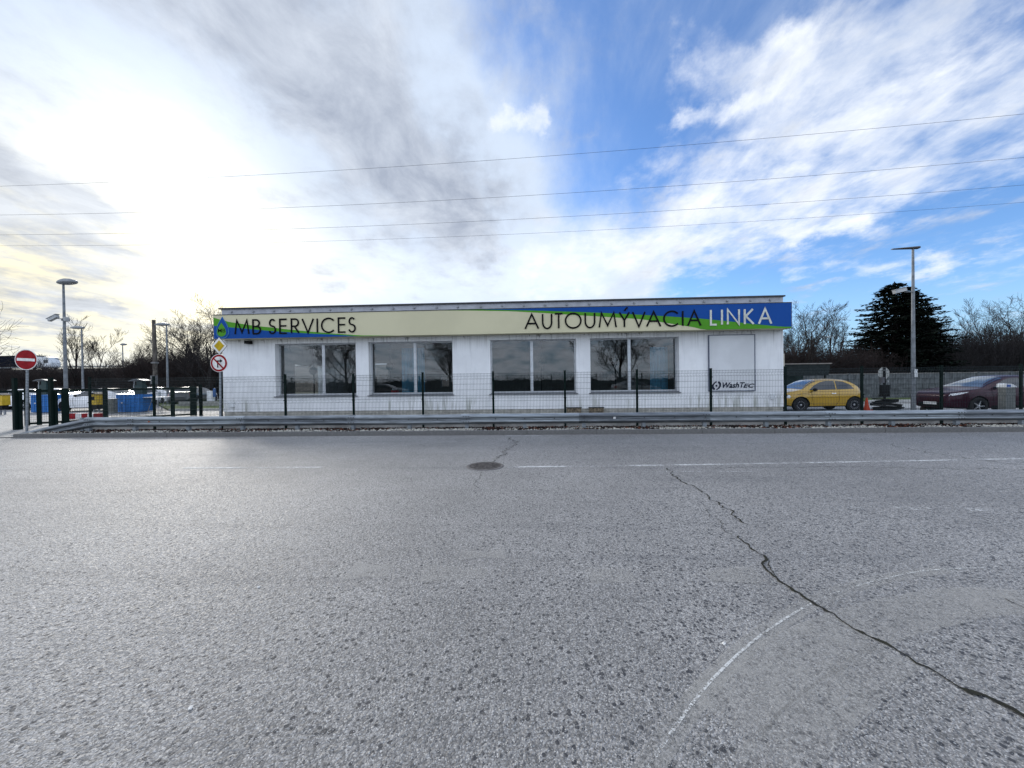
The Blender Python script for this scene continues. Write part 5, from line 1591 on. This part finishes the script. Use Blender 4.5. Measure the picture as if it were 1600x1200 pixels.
# ------------------------------------------------------------------ scrub and hedges: dense twigs round a lumpy core
def scrub(name, label, x0, x1, Y, depth, h, n, seed, mtw, mcore, hvar=0.35, base=0.0, hf=None):
    rnd = random.Random(seed); b = MB()
    for i in range(n):
        x = rnd.uniform(x0, x1); y = Y + rnd.uniform(0, depth)
        hh = h * (0.75 + hvar * mnoise.noise(Vector((x * 0.35, seed, 0))) + hvar * 0.5 * mnoise.noise(Vector((x * 1.3, seed, 2)))) * rnd.uniform(0.7, 1.12)
        z0 = base if hf is None else hf(x, y)
        p = Vector((x, y, z0)); d = Vector((rnd.uniform(-.35, .35), rnd.uniform(-.3, .3), 1)).normalized()
        p1 = p + d * hh * .5; d = (d + Vector((rnd.uniform(-.4, .4), rnd.uniform(-.3, .3), 0))).normalized(); p2 = p1 + d * hh * .5
        b.cur = rnd.choice((0, 0, 1))
        b.tube([p, p1, p2], [.022, .016, .006], 3, cap=False)
        for k in range(5):
            u = rnd.uniform(.25, 1); q = p + (p2 - p) * u
            e = q + Vector((rnd.uniform(-1, 1), rnd.uniform(-.7, .7), rnd.uniform(.1, 1))) * hh * 0.22
            b.tube([q, e], [.011, .005], 3, cap=False)
    # core: dark inner bulk added so the bare twigs look dense and opaque
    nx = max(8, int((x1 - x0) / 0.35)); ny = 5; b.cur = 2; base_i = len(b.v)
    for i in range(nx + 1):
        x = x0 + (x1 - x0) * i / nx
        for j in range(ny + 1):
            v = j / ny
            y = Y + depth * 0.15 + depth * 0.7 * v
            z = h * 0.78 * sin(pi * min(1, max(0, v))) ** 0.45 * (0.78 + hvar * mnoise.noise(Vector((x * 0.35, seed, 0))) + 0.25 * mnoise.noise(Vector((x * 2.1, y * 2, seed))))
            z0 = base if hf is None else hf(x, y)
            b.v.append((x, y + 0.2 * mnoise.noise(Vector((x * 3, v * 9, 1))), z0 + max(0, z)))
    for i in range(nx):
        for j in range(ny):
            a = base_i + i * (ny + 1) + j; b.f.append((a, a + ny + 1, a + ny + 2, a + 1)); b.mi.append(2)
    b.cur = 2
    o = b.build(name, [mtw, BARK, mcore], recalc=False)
    return tag(o, label, 'bushes', kind='stuff')
TWB = mat('brown_twigs', (0.030, 0.020, 0.018), 1.0)
TWG = mat('grey_twigs', (0.026, 0.024, 0.025), 1.0)
CORE = mat('scrub_dark_core', (0.008, 0.007, 0.007), 1.0, 0, 0.3, 3, 0.05, 8, color2=(0.014, 0.012, 0.011))  # dark filling added inside the leafless twigs, no foliage
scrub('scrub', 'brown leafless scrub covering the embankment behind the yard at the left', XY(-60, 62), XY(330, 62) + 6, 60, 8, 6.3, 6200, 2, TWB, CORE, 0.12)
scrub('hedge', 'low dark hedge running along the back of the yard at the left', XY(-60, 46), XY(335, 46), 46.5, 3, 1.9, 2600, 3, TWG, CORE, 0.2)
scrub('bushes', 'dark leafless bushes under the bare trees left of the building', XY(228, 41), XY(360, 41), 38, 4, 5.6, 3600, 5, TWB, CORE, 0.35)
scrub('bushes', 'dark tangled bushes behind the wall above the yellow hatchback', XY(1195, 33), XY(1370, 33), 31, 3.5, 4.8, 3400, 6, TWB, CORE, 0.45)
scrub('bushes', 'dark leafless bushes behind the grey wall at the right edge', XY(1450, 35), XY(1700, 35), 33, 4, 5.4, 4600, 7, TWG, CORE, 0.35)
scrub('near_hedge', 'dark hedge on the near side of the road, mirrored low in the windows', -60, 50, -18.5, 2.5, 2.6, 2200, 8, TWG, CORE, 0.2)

# ------------------------------------------------------------------ right side of the yard
WY = 27.3
cw = thing('concrete_wall', 'grey cast concrete panel wall along the back of the yard at the right', 'wall')
WALLM = mat('wall_panel_grey', (0.115, 0.125, 0.130), 0.9, 0, 0.2, 2.5, 0.006, 20)
wz = atY(1410, 583.5, WY).z
def wall_panel(w, h):
    b = MB(); rows = 5; rh = h / rows; rnd = random.Random(1)
    for r in range(rows):
        x = 0; off = 0.0
        b.box(0, 0.02, r * rh, w, 0.06, (r + 1) * rh - 0.002)
        x = -rnd.uniform(0, .3)
        while x < w:
            L = rnd.uniform(.3, .6); a = max(0.004, x + .012); c = min(w - .004, x + L - .012)
            if c > a: b.box(a, -0.012 - rnd.uniform(0, .02), r * rh + .014, c, 0.0195, (r + 1) * rh - .014)
            x += L
    return b.mesh('wall_panel', WALLM)
WP = wall_panel(1.98, wz - 0.02)
wpost = MB().box(-0.08, -0.06, -0.1, 0.08, 0.10, wz + 0.05).mesh('wall_post', WALLM)
wcap = MB().box(0, -0.05, wz - 0.018, 1.98, 0.10, wz + 0.03).mesh('wall_cap', CONC)
xs0 = XY(1228, WY)
for i in range(14):
    x = xs0 + i * 2.08
    inst('wall_panel', WP, cw, (x + 0.05, WY, 0)); inst('wall_cap', wcap, cw, (x + 0.05, WY, 0)); inst('wall_post', wpost, cw, (x, WY, 0))
slab('grass_strip', [(xs0, WY - 2.6), (45, WY - 2.6), (45, WY - 0.06), (xs0, WY - 0.06)], -0.01, 0.07, GRASSM, kind='structure')
# pale concrete edging in front of the grass
ed = thing('yard_edging', None, None, kind='structure')
EDM = MB().box(0.01, 0, -0.01, 1.0, 0.14, 0.10).mesh('edging_stone', mat('pale_concrete', (0.45, 0.45, 0.43), 0.85))
for i in range(18): inst('edging_stone', EDM, ed, (xs0 + 3 + i, WY - 2.78, 0))
lw = thing('pale_yard_strip', None, None, kind='structure')
sheet('paved_strip', XY(1355, 20), 19.6, 40, 22.4, 0.006, mat('pale_paving', (0.42, 0.42, 0.40), 0.8), kind='structure')
bpy.data.objects.remove(lw)

# dark shed roof behind the hatchback
p0 = atY(1229, 568, 24); p1 = atY(1298, 568, 24)
sh = thing('shelter', 'dark low shelter with a thin pale roof edge behind the yellow hatchback', 'shelter', (p0.x, 24, 0))
W_ = p1.x - p0.x
MB().box(-0.2, -0.05, p0.z - 0.06, W_ + 0.05, 2.2, p0.z).build('roof', mat('pale_edge', (0.22, 0.20, 0.18), 0.8), sh)
DKG = mat('shelter_dark', (0.010, 0.016, 0.016), 0.8)
MB().prism([(-0.2, p0.z - 0.75), (W_ - 0.12, p0.z - 0.75), (W_ - 0.02, p0.z - 0.062), (-0.2, p0.z - 0.062)], 0.0, 0.06).build('front_board', DKG, sh)
for x in (0.05, W_ - 0.25):
    for y in (0.1, 2.1): MB().box(x - 0.04, y - 0.04, 0, x + 0.04, y + 0.04, p0.z - 0.062).build('post', DKG, sh)
MB().box(-0.2, 1.9, 0.05, W_ - 0.3, 1.95, p0.z - 0.75).build('rear_panel', mat('shelter_green', (0.015, 0.035, 0.032), 0.8), sh)

# back of the octagonal stop sign with its box and dark base
SYY = 18.6
c_ = atY(1382, 583, SYY)
st = thing('stop_sign', 'octagonal sign seen from its grey back on a dark post before the wall', 'road sign', (c_.x, SYY, 0))
R8 = 9.3 * SYY / 601 / 1.0
MB().prism([(R8 * cos(pi / 8 + k * pi / 4) * 0.92, c_.z + R8 * sin(pi / 8 + k * pi / 4)) for k in range(8)], 0.03, 0.045).build('plate', mat('sign_back_grey', (0.36, 0.37, 0.35), 0.6), st)
MB().tube([(0, 0, 0.1), (0, 0, c_.z + R8 * 0.9)], 0.045, 10).build('pole', BLACK, st)
MB().box(-0.16, -0.09, 0.62, 0.16, 0.09, 1.15).build('lower_box', BLACK, st)
MB().box(-0.20, -0.08, 1.25, -0.05, 0.06, 1.52).build('lamp_box', mat('box_mid', (0.08, 0.08, 0.09), 0.5), st)
MB().box(0.05, -0.07, 1.28, 0.13, 0.03, 1.36).build('clip', ALUBACK, st)
MB().box(-0.10, -0.06, c_.z + R8 * 0.45, 0.10, -0.02 + 0.045, c_.z + R8 * 0.52).build('clip', ALUBACK, st)
# stack of dark rubber discs / low dark bush at its foot
bs = thing('rubber_stack', 'pile of flat black rubber mats lying round the foot of the octagonal sign', 'mats', (c_.x - 0.02, SYY - 0.1, 0))
rnd = random.Random(2)
for k in range(8):
    rr = rnd.uniform(0.48, 0.64)
    b = MB(); M = Matrix.Translation((rnd.uniform(-.05, .05), 0, 0.03 + k * 0.062)) @ Matrix.Rotation(rnd.uniform(-.12, .12), 4, 'Y')
    n = 14; P = []
    for i in range(n):
        a = 2 * pi * i / n; q = rr * rnd.uniform(.85, 1.1); P.append((q * cos(a), q * sin(a) * .55))
    for zz2 in (0, .055): b.v += [tuple(M @ Vector((x, y, zz2))) for x, y in P]
    b.f.append(tuple(range(n))[::-1]); b.f.append(tuple(range(n, 2 * n)))
    for i in range(n): b.f.append((i, (i + 1) % n, n + (i + 1) % n, n + i))
    b.mi += [0] * (n + 2)
    b.build('mat', RUBBER, bs)


def cone(px, Y, h, lab, m, band=None):
    t = thing('traffic_cone', lab, 'traffic cone', (XY(px, Y), Y, 0))
    MB().lathe([(h * .22, 0.03), (h * .19, 0.05), (h * .045, h), (0, h)], 'Z', n=16).build('cone', m, t, smooth=True)
    MB().box(-h * .27, -h * .27, 0, h * .27, h * .27, 0.029).build('base', m, t)
    if band: MB().lathe([(h * .145, h * .33), (h * .147, h * .34), (h * .108, h * .58), (h * .106, h * .58)], 'Z', n=16).build('band', band, t, smooth=True)
cone(1354, 18.5, 0.58, 'orange traffic cone standing at the tail of the yellow hatchback', mat('cone_orange', (0.42, 0.045, 0.012), 0.6), mat('cone_band', (0.55, 0.30, 0.25), 0.5))
cone(1442.5, 17.8, 0.55, 'dark brown cone before the nose of the plum crossover', mat('cone_brown', (0.035, 0.018, 0.012), 0.7))

# steel cabinet in front of the crossover
cb = atY(1573, 600, 15.0)
t_ = thing('payment_terminal', 'grey steel terminal with a slanted white and blue top before the plum crossover', 'terminal', (cb.x, 15.0, 0))
MB().box(-0.17, -0.12, 0, 0.17, 0.12, cb.z - 0.12).build('body', mat('terminal_grey', (0.16, 0.17, 0.165), 0.5, 0.3), t_)
MB().prism([(-.19, cb.z - .118), (.19, cb.z - .118), (.19, cb.z - .09), (0.02, cb.z + .01), (-.13, cb.z + .03), (-.19, cb.z + .0)], -.14, .14).build('hood', WHITE, t_)
MB().prism([(-.16, cb.z - .10), (-.02, cb.z - .10), (-.02, cb.z - .03), (-.16, cb.z - .02)], -.146, -.141).build('screen', mat('screen_blue', (0.03, 0.10, 0.35), 0.3), t_)

# ------------------------------------------------------------------ left side of the yard
BLUEB = mat('blue_plastic_bin', (0.02, 0.16, 0.48), 0.45)
def blue_box(px0, px1, Y, pyt, lab):
    x0, x1 = XY(px0, Y), XY(px1, Y); z = atY((px0 + px1) / 2, pyt, Y).z
    t = thing('blue_box', lab, 'container', ((x0 + x1) / 2, Y, 0))
    w = (x1 - x0) / 2
    MB().box(-w, 0, 0.03, w, 0.8, z - 0.05).build('body', BLUEB, t)
    MB().box(-w - .02, -.02, z - 0.048, w + .02, .82, z).build('lid', BLUEB, t)
    for k in (-.6, -.2, .2, .6): MB().box(w * k - .02, -.016, 0.08, w * k + .02, -.001, z - .1).build('rib', BLUEB, t)
    MB().box(-w * .5 - .04, -0.02, z * 0.5, -w * .5 + .04, -.001, z * 0.5 + .07).build('label_plate', WHITE, t)
blue_box(181, 217, 21.5, 616.5, 'blue lidded box behind the sliding gate, beside the green vacuum column')
blue_box(47, 75, 21.8, 617, 'blue lidded box behind the gate, right of the no entry sign pole')
GPANEL = mat('vacuum_green', (0.018, 0.042, 0.040), 0.5)
def vacuum(px, Y, lab, pyt=594):
    z = atY(px, pyt, Y).z
    t = thing('vacuum_column', lab, 'vacuum cleaner', (XY(px, Y), Y, 0), group='green vacuum columns in the yard')
    MB().box(-0.24, -0.16, 0, 0.24, 0.16, z - 0.3).build('column', GPANEL, t)
    MB().box(-0.16, -0.12, z - .298, 0.20, 0.12, z - 0.06).build('head', GPANEL, t)
    b = MB(); P = [(-.55 + 1.0 * i / 10, z - .06 + .10 * sin(pi * i / 10)) for i in range(11)]
    b.prism(P + [(x, y + .03) for x, y in P[::-1]], -.25, .25)
    b.build('roof', STEELP, t)
    MB().tube([(-.3, -.1, z - .05), (-.32, -.12, z - .35), (-.27, -.15, z - .75)], 0.03, 6).build('hose', ALUBACK, t)
vacuum(220, 22.5, 'dark green vacuum column with curved roof behind the blue box nearest the lamp posts')
vacuum(71, 23.5, 'dark green vacuum column with curved roof behind the left blue box')
YELB = mat('yellow_machine', (0.55, 0.36, 0.02), 0.4)
def yellow(px, Y, lab):
    t = thing('yellow_machine', lab, 'machine', (XY(px, Y), Y, 0), group='yellow machines on posts in the yard')
    MB().box(-.24, -.18, .55, .24, .18, 1.12).build('housing', YELB, t)
    b = MB(); P = [(-.28 + .56 * i / 8, 1.121 + .09 * sin(pi * i / 8)) for i in range(9)]
    b.prism(P, -.2, .2); b.build('hood', BLACK, t)
    MB().box(-.18, -.14, .3, .18, .14, .549).build('base', BLACK, t)
    MB().box(.10, -.04, 0, .16, .04, .3).box(-.16, -.04, 0, -.10, .04, .3).build('stand', ALUBACK, t)
    MB().box(-.10, -.19, .8, .10, -.181, 1.0).build('dial_plate', BLACK, t)
yellow(150, 20.0, 'yellow machine with a black hood in front of the long white saloon')
yellow(3, 20.5, 'yellow machine with a black hood at the very left edge')
t_ = thing('grey_cabinet', 'small grey cabinet standing left of the blue box by the white saloon', 'cabinet', (XY(175, 21.0), 21.0, 0))
MB().box(-.18, -.12, 0, .18, .12, .80).build('body', mat('cabinet_grey', (0.16, 0.17, 0.16), 0.6), t_); MB().box(-.20, -.14, .801, .20, .14, .84).build('top', ALUBACK, t_)
t_ = thing('white_cabinet', 'white electrical cabinet before the dark trees left of the building', 'cabinet', (XY(329, 26), 26.0, 0))
MB().box(-.19, -.12, 0.35, .19, .12, 1.12).build('body', WHITE, t_); MB().box(-.05, -.05, 0, .05, .05, .349).build('foot', ALUBACK, t_)
MB().box(.20, -.05, .7, .34, .05, 1.30).build('blue_plate', mat('plate_blue', (0.05, 0.12, 0.3), 0.4), t_)
t_ = thing('white_cabinet', 'white cabinet on a post just right of the wooden pole', 'cabinet', (XY(246, 27), 27.0, 0))
MB().box(-.14, -.1, 0.5, .14, .1, 1.1).build('body', WHITE, t_); MB().box(-.04, -.04, 0, .04, .04, .499).build('foot', ALUBACK, t_)
# red and white kerb blocks
Yb = 17.6; rwb = thing('barrier_blocks', 'low row of alternating red and white plastic blocks on the yard behind the gate', 'barrier', (0, 0, 0))
for i, (a, c) in enumerate(((107, 116.2), (116.4, 125.6), (125.8, 135.2), (135.4, 144.8), (145, 155))):
    x0, x1 = XY(a, Yb), XY(c, Yb)
    MB().prism([(x0, 0), (x1, 0), (x1, .23), (x1 - .03, .26), (x0 + .03, .26), (x0, .23)], Yb, Yb + .3).build('block', SIGNRED if i % 2 == 0 else SIGNWHITE, rwb)
# white table and stool frame next to the wooden pole
tb = thing('white_table', 'low white table with crossed thin legs beside the wooden pole', 'table', (XY(238, 22), 22, 0))
MB().box(-.45, -.3, .84, .9, .3, .88).build('table_top', WHITE, tb)
for x in (-.4, .0, .8):
    MB().tube([(x, 0, .84), (x - .22, -.1, 0)], .018, 6).build('leg', ALUBACK, tb)
# kerbed grass island in front of the trees
isl = slab('grass_island', [(XY(262, 22.5), 22.5), (BX0 - 1.0, 22.5), (BX0 - 1.0, 34), (XY(236, 34), 34)], -0.01, 0.10, GRASSM, kind='structure')
ik = thing('island_kerb', None, None, kind='structure')
xi0 = XY(262, 22.3)
n_ = int((BX0 - 1.0 - xi0))
for i in range(n_ + 1): inst('edging_stone', EDM, ik, (xi0 + i, 22.3, 0.02))
for i in range(n_ + 3): inst('edging_stone', EDM, ik, (XY(250, 26.5) + i, 26.5, 0.04))
slab('low_wall', [(XY(278, 25.5), 25.5), (BX0 - 1.2, 25.5), (BX0 - 1.2, 25.7), (XY(278, 25.5), 25.7)], 0, 0.42, mat('low_wall_concrete', (0.33, 0.33, 0.31), 0.9), label='low pale concrete wall crossing the grass left of the building', cat='wall')
